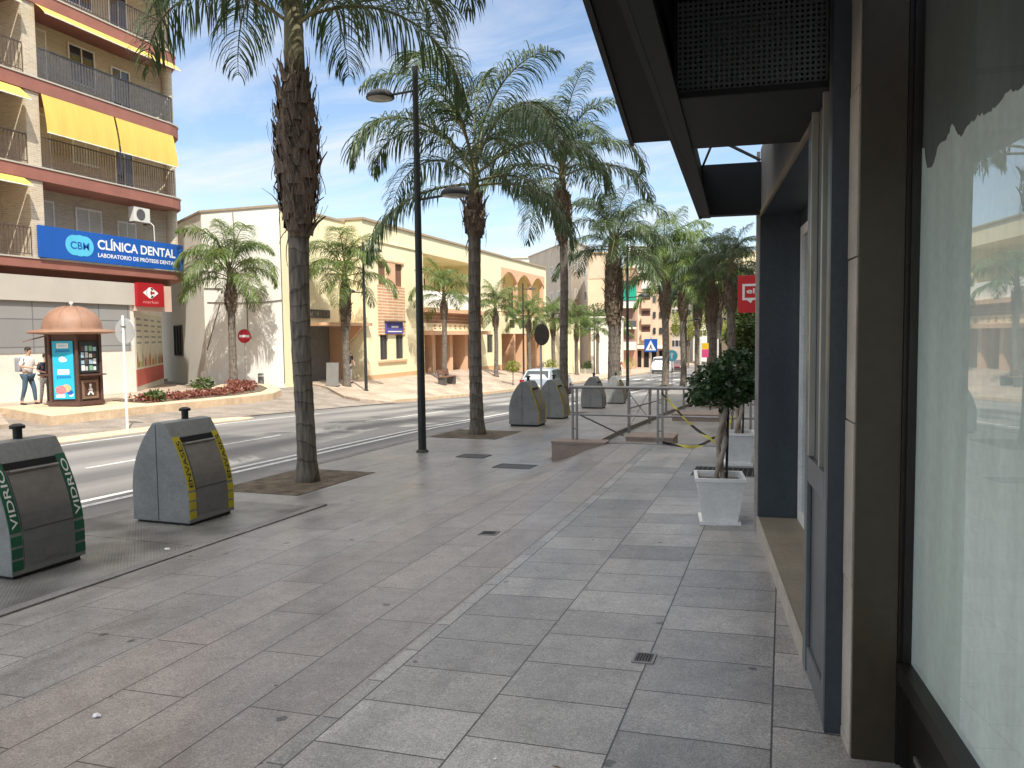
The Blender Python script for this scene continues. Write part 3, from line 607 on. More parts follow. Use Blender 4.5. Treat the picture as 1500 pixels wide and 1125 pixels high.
m_chq = bpy.data.materials.new('checker_plate'); m_chq.use_nodes = True; t = m_chq.node_tree; b = t.nodes['Principled BSDF']
tc = N(t, 'ShaderNodeTexCoord'); ck = N(t, 'ShaderNodeTexBrick'); ck.offset = .5; ck.inputs['Scale'].default_value = 1; ck.inputs['Brick Width'].default_value = .05; ck.inputs['Row Height'].default_value = .025; ck.inputs['Mortar Size'].default_value = .006; ck.inputs['Mortar Smooth'].default_value = .5
mpp = N(t, 'ShaderNodeMapping'); mpp.inputs['Rotation'].default_value = (0, 0, R(45)); t.links.new(tc.outputs['Object'], mpp.inputs[0]); t.links.new(mpp.outputs[0], ck.inputs[0])
bmp = N(t, 'ShaderNodeBump'); bmp.inputs['Strength'].default_value = .9; bmp.inputs['Distance'].default_value = .004; bmp.invert = True; t.links.new(ck.outputs[1], bmp.inputs['Height']); t.links.new(bmp.outputs[0], b.inputs['Normal'])
ns = N(t, 'ShaderNodeTexNoise'); ns.inputs['Scale'].default_value = 1.6; ns.inputs['Detail'].default_value = 8; t.links.new(tc.outputs['Object'], ns.inputs[0])
rr = N(t, 'ShaderNodeValToRGB'); rr.color_ramp.elements[0].position = .35; rr.color_ramp.elements[0].color = (.13, .125, .115, 1); rr.color_ramp.elements[1].position = .6; rr.color_ramp.elements[1].color = (.33, .32, .30, 1); t.links.new(ns.outputs[0], rr.inputs[0]); t.links.new(rr.outputs[0], b.inputs['Base Color'])
b.inputs['Roughness'].default_value = .5; b.inputs['Metallic'].default_value = .35
for nm_, pp in [('yellow', 0)]:
    pt = thing('bin_platform', 'chequered steel platform with stone lip under the glass and packaging bins', 'platform', (-5.8, 3, -.3))
    def zp(x, y): return gz(-5.6, y)+.035
    for (a, b2) in [(-4, .3), (.31, 2.9), (2.91, 5.45), (5.46, 7.3)]:
        mb = MB(); mb.add([(-6.85, a, zp(0, a)), (-4.96, a, zp(0, a)), (-4.96, b2, zp(0, b2)), (-6.85, b2, zp(0, b2)), (-6.85, a, -1), (-4.96, a, -1), (-4.96, b2, -1), (-6.85, b2, -1)], [(0, 1, 2, 3), (0, 1, 5, 4), (1, 2, 6, 5), (2, 3, 7, 6), (3, 0, 4, 7)])
        mb.build('checker_plate', m_chq, pt)
    mb = MB(); a, b2 = -4, 7.42
    mb.add([(-4.958, a, zp(0, a)+.012), (-4.86, a, zp(0, a)+.012), (-4.86, b2, zp(0, b2)+.012), (-4.958, b2, zp(0, b2)+.012), (-4.958, a, -1), (-4.86, a, -1), (-4.86, b2, -1), (-4.958, b2, -1)], [(0, 1, 2, 3), (0, 1, 5, 4), (1, 2, 6, 5), (2, 3, 7, 6), (3, 0, 4, 7)])
    mb.build('stone_lip', m_kerb, pt)
by.location = (-5.93, 6.40, zp(0, 6.4)+.03); bgn.location = (-5.90, 4.50, zp(0, 4.5)+.03)
dup(by, (-5.72, 17.3, gz(-5.7, 17.3)+.05), 0, 'grey packaging bin standing just behind the second palm, nearest of the far four')
dup(by, (-5.85, 19.9, gz(-5.7, 19.9)+.05), 0, 'grey packaging bin with yellow stripe half hidden by the third palm trunk')
dup(bgn, (-6.0, 25.2, gz(-5.9, 25.2)+.05), 0, 'grey glass bin seen through the steel railing, nearer of that pair')
dup(by, (-6.05, 29.0, gz(-6, 29)+.05), 0, 'farthest grey bin, seen through the steel railing behind another bin')

# ---------------------------------------------------------------- street lamps
m_lamp = mat('lamp_post_paint', (.028, .033, .032), .45, .2, 4, fine=.08)
m_lens = mat('lamp_lens', (.35, .33, .27), .25, .15, 8)
def lamp_head(t, x, z):
    mb = MB(); mb.lathe([(.25, 0), (.255, .02), (.235, .07), (.17, .125), (.08, .15), (0, .155)], (x, 0, z), 24); mb.v = [Vector((p.x, p.y*.9, p.z)) for p in mb.v]; h = mb.build('lamp_head', m_lamp, t, smooth=True)
    mb = MB(); mb.lathe([(0, -.035), (.12, -.03), (.20, -.005), (.225, .012)], (x, 0, z), 20); mb.build('lens', m_lens, h, smooth=True)
def make_lamp():
    t = thing('street_lamp', 'tall dark double armed street lamp on the near pavement between two palms', 'street lamp', group='double armed street lamps')
    mb = MB(); mb.tube([(0, 0, -.1), (0, 0, 3.2), (0, 0, 6.62)], [.072, .062, .048], 16); mb.build('pole', m_lamp, t, smooth=True, auto=True)
    mb = MB(); mb.lathe([(.11, 0), (.11, .02), (.078, .05)], n=16); mb.build('base_collar', m_lamp, t)
    mb = MB(); mb.tube([(-.04, 0, 6.22), (-.45, 0, 6.20)], .022, 8); mb.build('arm', m_lamp, t)
    lamp_head(t, -.68, 6.16)
    mb = MB(); mb.tube([(.05, 0, 4.38), (.46, 0, 4.41)], .022, 8); mb.build('arm', m_lamp, t)
    lamp_head(t, .70, 4.40)
    mb = MB(); mb.box((-.035, -.078, .55), (.035, -.06, .95)); mb.build('access_door', m_lamp, t)
    return t
lp = make_lamp(); lp.location = (-5.97, 12.13, gz(-5.97, 12.13))
dup(lp, (-6.35, 33, gz(-6.3, 33)), 0, 'dark double armed street lamp on the near pavement behind the far bins')
dup(lp, (-6.35, 54, gz(-6.3, 54)), 0, 'distant dark street lamp among the near side palms')
dup(lp, (-17.7, 30.4, gz(-17.7, 30.4)), math.pi, 'dark street lamp in front of the cream facade beside the second far palm')
dup(lp, (-17.3, 51.5, gz(-17.3, 51.5)), math.pi, 'slim street lamp before the arcades of the cream building')
dup(lp, (-17.3, 73, gz(-17.3, 73)), math.pi, 'farthest street lamp on the sunny side past the cream building')

# ---------------------------------------------------------------- palms
def leafmat(name, c1, c2, trans=.30):
    m = bpy.data.materials.new(name); m.use_nodes = True; t = m.node_tree; t.nodes.clear(); L = t.links.new
    o = N(t, 'ShaderNodeOutputMaterial'); b = N(t, 'ShaderNodeBsdfPrincipled'); tr = N(t, 'ShaderNodeBsdfTranslucent'); ms = N(t, 'ShaderNodeMixShader'); ms.inputs[0].default_value = trans
    g = N(t, 'ShaderNodeNewGeometry'); oi = N(t, 'ShaderNodeObjectInfo'); ad = N(t, 'ShaderNodeMath', operation='MULTIPLY_ADD'); L(g.outputs['Random Per Island'], ad.inputs[0]); ad.inputs[1].default_value = .7; 
    mo = N(t, 'ShaderNodeMath', operation='MULTIPLY'); mo.inputs[1].default_value = .3; L(oi.outputs['Random'], mo.inputs[0]); L(mo.outputs[0], ad.inputs[2])
    mx = N(t, 'ShaderNodeMix', data_type='RGBA'); L(ad.outputs[0], mx.inputs[0]); mx.inputs[6].default_value = (*c1, 1); mx.inputs[7].default_value = (*c2, 1)
    L(mx.outputs[2], b.inputs['Base Color']); L(mx.outputs[2], tr.inputs[0]); b.inputs['Roughness'].default_value = .42; b.inputs['Specular IOR Level'].default_value = .5
    L(b.outputs[0], ms.inputs[1]); L(tr.outputs[0], ms.inputs[2]); L(ms.outputs[0], o.inputs[0]); return m
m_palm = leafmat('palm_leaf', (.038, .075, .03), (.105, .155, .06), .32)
m_palm_sun = leafmat('palm_leaf_sunlit', (.085, .145, .03), (.20, .27, .075), .38)  # brighter copy of the palm leaf, sunlight put into the green
m_rachis = mat('palm_stalk', (.15, .14, .06), .6, .2, 5)
m_fic = leafmat('ficus_leaf', (.018, .05, .014), (.055, .10, .03), .15)
m_shaft = mat('palm_sheath', (.17, .16, .09), .7, .3, 6, .2, 12, stretch=(3, 3, .5))
m_husk = mat('palm_husk', (.145, .11, .08), .9, .5, 7, .6, 14, stretch=(3, 3, .6), fine=.35)
def trunkmat():
    m = bpy.data.materials.new('palm_trunk'); m.use_nodes = True; t = m.node_tree; t.nodes.clear(); L = t.links.new
    o = N(t, 'ShaderNodeOutputMaterial'); b = N(t, 'ShaderNodeBsdfPrincipled'); tc = N(t, 'ShaderNodeTexCoord'); s = N(t, 'ShaderNodeSeparateXYZ'); L(tc.outputs['Object'], s.inputs[0])
    n = N(t, 'ShaderNodeTexNoise'); n.inputs['Scale'].default_value = 1.4; n.inputs['Detail'].default_value = 4; L(tc.outputs['Object'], n.inputs[0])
    a = N(t, 'ShaderNodeMath', operation='MULTIPLY_ADD'); L(n.outputs[0], a.inputs[0]); a.inputs[1].default_value = .9; L(s.outputs[2], a.inputs[2])
    k = N(t, 'ShaderNodeMath', operation='MULTIPLY'); L(a.outputs[0], k.inputs[0]); k.inputs[1].default_value = 1/.24; fr = N(t, 'ShaderNodeMath', operation='FRACT'); L(k.outputs[0], fr.inputs[0])
    rm = N(t, 'ShaderNodeValToRGB'); e = rm.color_ramp.elements; e[0].position = 0; e[0].color = (.42, .40, .38, 1); e[1].position = .10; e[1].color = (1, 1, 1, 1); rm.color_ramp.elements.new(.93).color = (.8, .8, .8, 1); L(fr.outputs[0], rm.inputs[0])
    mp = N(t, 'ShaderNodeMapping'); mp.inputs['Scale'].default_value = (9, 9, 1.2); L(tc.outputs['Object'], mp.inputs[0]); n2 = N(t, 'ShaderNodeTexNoise'); n2.inputs['Scale'].default_value = 3; n2.inputs['Detail'].default_value = 7; L(mp.outputs[0], n2.inputs[0])
    r = N(t, 'ShaderNodeValToRGB'); r.color_ramp.elements[0].position = .3; r.color_ramp.elements[0].color = (.085, .073, .062, 1); r.color_ramp.elements[1].position = .7; r.color_ramp.elements[1].color = (.26, .225, .185, 1); L(n2.outputs[0], r.inputs[0])
    mm = N(t, 'ShaderNodeVectorMath', operation='MULTIPLY'); L(r.outputs[0], mm.inputs[0]); L(rm.outputs[0], mm.inputs[1]); L(mm.outputs[0], b.inputs['Base Color']); b.inputs['Roughness'].default_value = .9
    hh = N(t, 'ShaderNodeMath', operation='MULTIPLY_ADD'); L(n2.outputs[0], hh.inputs[0]); hh.inputs[1].default_value = .6; L(rm.outputs[0], hh.inputs[2])
    bp = N(t, 'ShaderNodeBump'); bp.inputs['Strength'].default_value = .8; bp.inputs['Distance'].default_value = .015; L(hh.outputs[0], bp.inputs['Height']); L(bp.outputs[0], b.inputs['Normal']); L(b.outputs[0], o.inputs[0]); return m
m_trunk = trunkmat()
def frond_mesh(seed, th0, L=3.0, droop=1.9, npair=62, lw=.022, ll=.52, m=None, segs=3, plume=.5):
    """one arching feather frond growing along +x from the origin"""
    rn = random.Random(seed); mb = MB(); K = 26; pts = []; p = Vector((0, 0, 0)); tw = rn.uniform(-.25, .25)
    for i in range(K+1):
        s = i/K; a = th0-droop*(s**1.5); pts.append(p.copy()); p = p+Vector((math.cos(a), tw*s*.6, math.sin(a)))*(L/K)
    mb.k = 1; mb.tube(pts, [max(.004, .026*(1-i/K)**.8+.003) for i in range(K+1)], 5)
    mb.k = 0
    for j in range(npair):
        s = .17+.83*(j+rn.uniform(-.4, .4))/npair; s = min(.995, max(.13, s)); f = s*K; i = min(K-1, int(f)); q = pts[i].lerp(pts[i+1], f-i); t = (pts[i+1]-pts[i]).normalized()
        side0 = t.cross(Vector((0, 0, 1)));  side0 = side0.normalized() if side0.length > .05 else Vector((0, 1, 0)); up0 = side0.cross(t).normalized()
        for sg_ in (-1, 1):
            if rn.random() < .04: continue
            l = ll*(.45+.75*math.sin(math.pi*min(1, (s+.12)/1.15))**.7)*rn.uniform(.8, 1.12)*(1 if s < .8 else 1-.55*(s-.8)/.2)
            el_ = rn.uniform(-.35, plume); d = (side0*sg_*math.cos(el_)+up0*math.sin(el_)+t*rn.uniform(.45, .95)).normalized()
            w_ = lw*rn.uniform(.75, 1.2); vs = []; c = q.copy(); hang = rn.uniform(.75, 1.4)
            wd = d.cross(Vector((0, 0, 1))); wd = wd.normalized() if wd.length > .05 else Vector((1, 0, 0)); wd = (wd+Vector((rn.uniform(-.5, .5), rn.uniform(-.5, .5), rn.uniform(-.6, .6)))).normalized()
            for k in range(segs+1):
                ww = w_*(.5 if k == 0 else (1 if k < segs else .08)); vs += [c-wd*ww/2, c+wd*ww/2]; c = c+d*(l/segs); d = (d+Vector((0, 0, -hang*(k+1)/segs*1.1))).normalized()
            mb.add(vs, [(2*k, 2*k+1, 2*k+3, 2*k+2) for k in range(segs)])
    me = bpy.data.meshes.new('frond'); me.from_pydata(mb.v, [], mb.f); me.materials.append(m or m_palm); me.materials.append(m_rachis); me.polygons.foreach_set('material_index', mb.mi); me.update(); return me
FR = {}
def frondset(key, m, npair, lw, segs, ll=.86):
    FR[key] = [frond_mesh(11*i+len(FR)*101, th, 3.0, dr, npair, lw, ll, m, segs) for i, (th, dr) in enumerate([(1.42, 1.0), (1.32, 1.9), (1.2, 2.5), (1.05, 2.75), (.85, 2.6), (.6, 2.3), (.3, 1.8), (0, 1.5), (1.3, 2.2)])]
frondset('near', m_palm, 112, .021, 5, .66); frondset('mid', m_palm, 92, .027, 4, .68); frondset('sun', m_palm_sun, 84, .031, 4, .80); frondset('far', m_palm_sun, 62, .06, 3)
def palm(x, y, H, Hs, size, n, fset, label, group, seed, r0=.175, r1=.14, husk=None, z0=None, lean=(0, 0), huskr=.3, cone=1.0):
    """H trunk top, Hs height of the sheath above it, size frond scale"""
    rn = random.Random(seed); z0 = gz(x, y) if z0 is None else z0
    t = thing('palm_tree', label, 'palm tree', (x, y, z0), group=group)
    K = int(H/.1); pts = []; rad = []
    hb, ht = husk if husk else (H-.6, H)
    for i in range(K+1):
        z = H*i/K; s = i/K; pts.append((lean[0]*s*s+.02*math.sin(z*1.3+seed), lean[1]*s*s+.015*math.sin(z*1.7+seed*2), z-.12*(i == 0)))
        r = r0+(r1-r0)*min(1, s*1.2)+.055*math.exp(-z/.12)+.02*math.exp(-z/.5); r *= 1+.025*math.sin(z*31+seed)+.02*rn.uniform(-1, 1)
        rad.append(r)
    mb = MB(wm(t)); mb.tube(pts, rad, 18, caps=True); tk = mb.build('trunk', m_trunk, t, smooth=True)
    cx, cy = pts[-1][0], pts[-1][1]
    # husk: swollen zone of old leaf bases with torn strips
    mb = MB(wm(t)); prof = []; Kh = 16
    for i in range(Kh+1):
        s = i/Kh; z = hb+(ht-hb)*s; r = r1+(huskr-r1)*math.sin(math.pi*min(1, s**1.05))**.8; prof.append((r*.92, z))
    mb.lathe([(max(.05, r), z) for r, z in prof], (cx, cy, 0), 20, jitter=lambda a, z: .09*noise.noise(Vector((math.cos(a)*2.5, math.sin(a)*2.5, z*2.2+seed))))
    nst = int(150*(ht-hb)) if fset != 'far' else int(50*(ht-hb))
    for k in range(nst):
        a = rn.uniform(0, 2*math.pi); s = rn.random(); z = hb+(ht-hb)*s; r = r1+(huskr-r1)*math.sin(math.pi*s**1.05)**.8
        rad_ = Vector((math.cos(a), math.sin(a), 0)); tan = Vector((-math.sin(a), math.cos(a), 0)); l = rn.uniform(.12, .42)*(1.3 if rn.random() < .15 else 1); w_ = rn.uniform(.012, .05)
        out_ = rn.uniform(.0, .22) if rn.random() < .8 else rn.uniform(.2, .75); dirn = (Vector((0, 0, rn.choice([-1, 1, 1])))+rad_*out_+tan*rn.uniform(-.35, .35)).normalized(); p = Vector((cx, cy, z))+rad_*(r*.93); vs = []
        for q in range(4):
            ww = w_*(1-q/3.4); c = p+dirn*(l*q/3)+rad_*(.03*math.sin(q)); vs += [c-tan*ww/2, c+tan*ww/2+rad_*.006]
        mb.add(vs, [(2*q, 2*q+1, 2*q+3, 2*q+2) for q in range(3)])
    nb_ = int(34*(ht-hb)) if fset != 'far' else int(14*(ht-hb))
    for k in range(nb_):       # broad broken leaf bases in a spiral
        a = k*2.39996+rn.uniform(-.2, .2); s = (k+.5)/nb_; z = hb+(ht-hb)*s*.96; r = (r1+(huskr-r1)*math.sin(math.pi*s**1.05)**.8)*.9
        rd = Vector((math.cos(a), math.sin(a), 0)); tn = Vector((-math.sin(a), math.cos(a), 0)); l = rn.uniform(.18, .40); w0 = rn.uniform(.07, .12)*(r/.3+.4); tl = rn.uniform(-.25, .25); o_ = rn.uniform(.05, .35)*(1 if rn.random() < .85 else 2.2); c = Vector((cx, cy, z))+rd*r; vs = []
        for q in range(4):
            u = q/3; p = c+Vector((0, 0, 1))*l*u*(1-.3*o_)+rd*(l*o_*u*u+.02)+tn*tl*l*u; ww = w0*(1-.75*u); vs += [p-tn*ww, p+rd*.03*(1-u), p+tn*ww]
        mb.add(vs, [(3*q, 3*q+1, 3*q+4, 3*q+3) for q in range(3)]+[(3*q+1, 3*q+2, 3*q+5, 3*q+4) for q in range(3)])
    mb.build('leaf_bases', m_husk, t)
    # sheath / crownshaft with leaf stalks
    mb = MB(wm(t)); mb.tube([(cx, cy, ht-.15), (cx, cy, ht+Hs*.35), (cx, cy, ht+Hs*.8), (cx, cy, ht+Hs*1.1)], [r1*.95, r1*.85, r1*.6, r1*.15], 14); mb.build('sheath', m_shaft, t, smooth=True)
    g = rn.uniform(0, 6.28)
    for k in range(n):
        s = k/(n-1); a = g+k*2.39996+rn.uniform(-.25, .25)
        th_i = [0, 8, 1, 1, 2, 2, 3, 4, 3, 4, 5, 5, 6, 6, 7][min(14, int(s*(15 if seed != 1 else 12.5)))]
        o = bpy.data.objects.new('frond', FR[fset][th_i]); COL.objects.link(o); o.parent = t
        zz = ht+Hs*(1.0-(.75 if seed != 1 else .62)*s); sc = size*rn.uniform(.85, 1.1)*(1 if s > .15 else .85)
        o.location = (cx+math.cos(a)*r1*.5, cy+math.sin(a)*r1*.5, zz); o.rotation_euler = (rn.uniform(-.15, .15), rn.uniform(-.12, .12), a); o.scale = (sc*cone, sc*cone, sc)
    return t
gn = 'palms along the near pavement'; gf = 'palms along the far pavement'
palm(-6.14, 8.88, 5.0, 1.6, 1.06, 20, 'near', 'nearest tall palm with a shaggy brown swollen upper trunk, growing beside the packaging bin', gn, 1, .118, .145, (3.3, 5.45), huskr=.28)
palm(-6.14, 15.1, 4.6, 1.0, 1.12, 16, 'near', 'second palm from the camera, rising just right of the lamp post', gn, 2, .14, .13, (4.1, 4.95), huskr=.22)
palm(-6.15, 22.1, 6.0, 1.1, .98, 19, 'mid', 'third palm with pale ragged leaf bases, behind the pair of bins', gn, 3, .13, .115, (5.0, 6.6), huskr=.27)
palm(-6.3, 30.0, 4.8, 1.0, .95, 22, 'mid', 'fourth palm with thick pale scaly trunk behind the railing bins', gn, 4, .24, .25, (3.0, 5.7), huskr=.36)
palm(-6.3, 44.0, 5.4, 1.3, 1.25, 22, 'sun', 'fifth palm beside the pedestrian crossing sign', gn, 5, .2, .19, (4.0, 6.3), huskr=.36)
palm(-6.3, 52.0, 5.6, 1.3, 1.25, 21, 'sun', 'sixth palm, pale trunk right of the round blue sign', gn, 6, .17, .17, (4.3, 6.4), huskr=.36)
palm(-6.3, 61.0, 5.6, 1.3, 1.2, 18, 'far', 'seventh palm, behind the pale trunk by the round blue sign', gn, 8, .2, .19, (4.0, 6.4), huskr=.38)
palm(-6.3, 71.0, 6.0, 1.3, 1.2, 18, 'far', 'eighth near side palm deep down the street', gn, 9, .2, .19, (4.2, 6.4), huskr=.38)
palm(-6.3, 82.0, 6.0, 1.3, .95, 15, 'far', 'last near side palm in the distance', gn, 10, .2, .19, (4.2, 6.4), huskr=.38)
palm(-2.8, 33.0, 4.3, .9, .78, 24, 'mid', 'dark bushy palm above the first potted ficus', gn, 11, .17, .16, (3.2, 4.6), huskr=.26, z0=-1.2)
palm(-1.7, 27.5, 4.3, .9, .50, 20, 'mid', 'dark palm half hidden behind the red projecting sign', gn, 12, .15, .14, (3.3, 4.4), huskr=.24, z0=-1.0)
palm(-3.6, 47.0, 5.4, 1.0, .80, 18, 'far', 'tall palm crown behind the dark bushy palm', gn, 13, .17, .16, (4.6, 5.6), huskr=.26)
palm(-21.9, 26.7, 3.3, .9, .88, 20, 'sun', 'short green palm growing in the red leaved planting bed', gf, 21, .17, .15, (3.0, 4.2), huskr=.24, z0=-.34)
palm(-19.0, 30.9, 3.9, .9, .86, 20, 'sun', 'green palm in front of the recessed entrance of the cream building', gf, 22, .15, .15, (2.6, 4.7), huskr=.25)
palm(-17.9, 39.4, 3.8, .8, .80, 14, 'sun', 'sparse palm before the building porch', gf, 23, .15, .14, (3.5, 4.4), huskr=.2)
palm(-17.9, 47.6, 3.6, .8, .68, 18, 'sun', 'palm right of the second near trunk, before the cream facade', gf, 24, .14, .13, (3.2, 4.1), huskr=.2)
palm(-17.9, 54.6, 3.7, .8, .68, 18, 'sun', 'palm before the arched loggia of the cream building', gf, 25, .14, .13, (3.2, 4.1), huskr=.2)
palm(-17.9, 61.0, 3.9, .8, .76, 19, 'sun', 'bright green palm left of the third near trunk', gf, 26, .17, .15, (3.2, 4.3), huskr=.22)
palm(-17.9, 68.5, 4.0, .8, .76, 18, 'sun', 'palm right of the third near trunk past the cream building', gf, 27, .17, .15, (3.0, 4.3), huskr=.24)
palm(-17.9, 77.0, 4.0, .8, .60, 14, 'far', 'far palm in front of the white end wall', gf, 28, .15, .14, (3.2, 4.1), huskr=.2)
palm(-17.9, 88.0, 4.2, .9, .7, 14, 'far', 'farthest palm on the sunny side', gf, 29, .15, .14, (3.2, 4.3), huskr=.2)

# ---------------------------------------------------------------- apartment building with balconies (left)
m_brick = brickmat('cream_brick', (.58, .49, .36), (.47, .39, .28), (.62, .56, .46), .24, .075, .01, axes='dz', bump=.3)
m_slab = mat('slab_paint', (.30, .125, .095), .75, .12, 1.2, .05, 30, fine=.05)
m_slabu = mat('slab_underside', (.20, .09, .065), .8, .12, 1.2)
m_rail = mat('rail_brown', (.10, .065, .055), .5, .2, 6)
m_railg = mat('rail_grey', (.09, .085, .085), .5, .2, 6)
m_yellow = mat('awning_yellow', (.82, .60, .15), .85, .06, 1.4, .05, 10, trans=.25, stretch=(1, 4, .5))
m_clad = brickmat('wall_cladding', (.60, .57, .51), (.55, .52, .47), (.35, .33, .30), 1.7, 1.1, .012, axes='yz', bump=.2, stain=.06, offset=0)
m_cladg = brickmat('shutter_panels', (.30, .30, .29), (.25, .25, .245), (.15, .15, .15), 1.35, .95, .02, axes='yz', bump=.3, stain=.08, offset=0)
m_marble = mat('pale_marble', (.74, .70, .62), .5, .10, 1.2, fine=.04)
m_fasc = mat('beige_fascia', (.50, .47, .41), .6, .05, 1)
m_roll = mat('roller_shutter', (.62, .58, .50), .6, .05, 3)
m_blue = mat('sign_blue', (.012, .095, .40), .4, .06, 1.5)
m_cyan = mat('logo_cyan', (.10, .50, .72), .4, .06, 2)
ap = thing('apartment_building', 'brick apartment building with brown slabs, yellow awnings and railed balconies above a blue clinic sign', 'building', (-24, 18, -.5))
slabpoly = [(-24, 2), (-24, 25.9), (-24.08, 26.3), (-24.3, 26.65), (-24.7, 26.95), (-32, 32.5), (-36, 32.5), (-36, 2)]
def shrink(poly, d):
    return [(x-(d if x > -35 else 0), y-(d*.6 if y > 26 else 0)) for x, y in poly]
mb = MB(); mb.prism([(-25.4, 2.02), (-25.4, 25.3), (-25.2, 26.0), (-24.75, 26.72), (-32, 32.25), (-35.9, 32.25), (-35.9, 2.02)], 4.405, 21.8); mb.build('brick_wall', m_brick, ap)
mb = MB(); mb.prism([(-24.12, 2.01), (-24.12, 23.7), (-28.4, 29.6), (-32, 32.2), (-35.8, 32.2), (-35.8, 2.01)], -1.5, 3.8); mb.build('ground_floor_wall', m_marble, ap)
mb = MB(); mb.box((-24.119, 2, 1.2), (-24.10, 23.5, 2.96)); mb.build('shutter_panels', m_cladg, ap)
mb = MB(); mb.box((-24.119, 2, 2.97), (-24.0, 23.66, 3.82)); mb.build('beige_fascia', m_fasc, ap)
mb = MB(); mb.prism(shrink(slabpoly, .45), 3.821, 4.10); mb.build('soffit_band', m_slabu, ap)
for zf, th in [(4.10, .30), (7.08, .42), (10.05, .45), (13.02, .42), (16.0, .42), (19.0, .42)]:
    mb = MB(); mb.prism(slabpoly, zf, zf+th); sl = mb.build('floor_slab', m_slab, ap)
    mb = MB(); mb.prism([(x+(.03 if x > -35 else 0), y+(.03 if y > 26 else 0)) for x, y in slabpoly], zf+th+.001, zf+th+.05); mb.build('slab_edge', m_fasc if zf > 4.2 else m_fasc, sl)
for (y0, y1) in [(19.45, 19.95), (12.6, 13.0), (6.0, 6.4)]:
    for z0, z1 in [(4.46, 7.075), (7.56, 10.045), (10.56, 13.015), (13.5, 15.995), (16.5, 18.995)]:
        mb = MB(); mb.box((-25.395, y0, z0), (-24.06, y1, z1)); mb.build('brick_pier', m_brick, ap)
for z0, z1 in [(4.46, 7.075), (7.56, 10.045), (10.56, 13.015), (13.5, 15.995)]:
    mb = MB(); mb.tube([(-24.78, 26.62, z0), (-24.78, 26.62, z1)], .22, 14, caps=False); mb.build('brick_corner', m_brick, ap, smooth=True)
mb = MB()
def railing(y0, y1, z, h, step, m, wide=.022, rnd=False):
    mb = MB(); mb.box((-24.07, y0, z+h-.04), (-24.03, y1, z+h)); mb.box((-24.06, y0, z+.08), (-24.04, y1, z+.11))
    n = int((y1-y0)/step)
    for k in range(n+1):
        y = y0+(y1-y0)*k/n; mb.box((-24.058, y-wide/2, z+.03 if k % 8 == 0 else z+.111), (-24.042, y+wide/2, z+h-.041))
    return mb.build('railing', m, ap)
for y0, y1 in [(13.05, 19.4), (6.45, 12.55)]:
    for z in (4.46, 7.56, 10.56, 13.5): railing(y0, y1, z, 1.0, .13, m_rail)
railing(20.0, 26.05, 7.56, 1.05, .115, m_rail); railing(20.0, 26.05, 10.56, 1.05, .125, m_railg, .085); railing(20.0, 26.05, 13.5, 1.05, .115, m_rail); railing(20, 26.05, 16.5, 1.05, .115, m_rail)
railing(20.0, 26.05, 4.46, .95, .13, m_rail)
# doors, windows on the recessed wall
for z in (4.46, 7.56, 10.56, 13.5, 16.5):
    for (y, ww, hh, dz, sh) in [(20.1, 1.35, 2.25, 0, m_roll), (22.35, 1.2, 1.45, .75, m_roll if z < 10 else None), (24.3, .95, 1.9, .05, m_roll if z < 7 else None), (14.0, 1.5, 2.2, 0, None), (16.8, 1.2, 1.4, .8, m_roll)]:
        if z > 14 and y > 24: continue
        winpart(ap, (-25.398, y, z+dz+.01), (0, 1, 0), ww, hh, m_white, m_winglass, .05, 1, (1, 0, 0), .06, sh)
# corner side windows
for z in (4.9, 7.9, 10.9, 13.9):
    rt = Vector((-7.3, 5.55, 0)).normalized(); p = Vector((-24.75, 26.72, 0))+rt*.7; winpart(ap, (p.x+.02, p.y+.03, z+.3), rt, .8, 1.5, m_bronze, m_winglass, .04, 0, (rt.y, -rt.x, 0) if rt.y*1-(-rt.x)*0 > 0 else (-rt.y, rt.x, 0))
# awnings
def awning(y0, y1, ztop, zbot, outx, lab=None):
    mb = MB(); rn = random.Random(int(y0*10)); n = 22; vs = []
    for j in range(7):
        for i in range(n+1):
            s = j/6; y = y0+(y1-y0)*i/n; vs.append((-24.0+.03+outx*s+.018*math.sin(y*9+rn.random()*.4)*s+.03*math.sin(s*3.1), y, ztop+(zbot-ztop)*s-.02*math.sin(i*1.1)*s))
    mb.add(vs, [(j*(n+1)+i, j*(n+1)+i+1, (j+1)*(n+1)+i+1, (j+1)*(n+1)+i) for j in range(6) for i in range(n)])
    o = mb.build('awning', m_yellow, ap, smooth=True)
    mb = MB(); mb.tube([(-23.97+outx, y0, zbot-.01), (-23.97+outx, y1, zbot-.01)], .02, 8); mb.build('awning_bar', m_white, o); return o
awning(19.98, 23.0, 10.03, 8.72, .22); awning(23.08, 26.0, 10.03, 8.72, .22)
awning(19.9, 26.1, 13.0, 12.62, .45); awning(19.9, 26.1, 15.98, 15.5, .5)
awning(13.1, 19.2, 10.0, 9.55, .5); awning(13.1, 19.2, 7.05, 6.75, .4); awning(13.1, 19.2, 12.98, 12.7, .3)
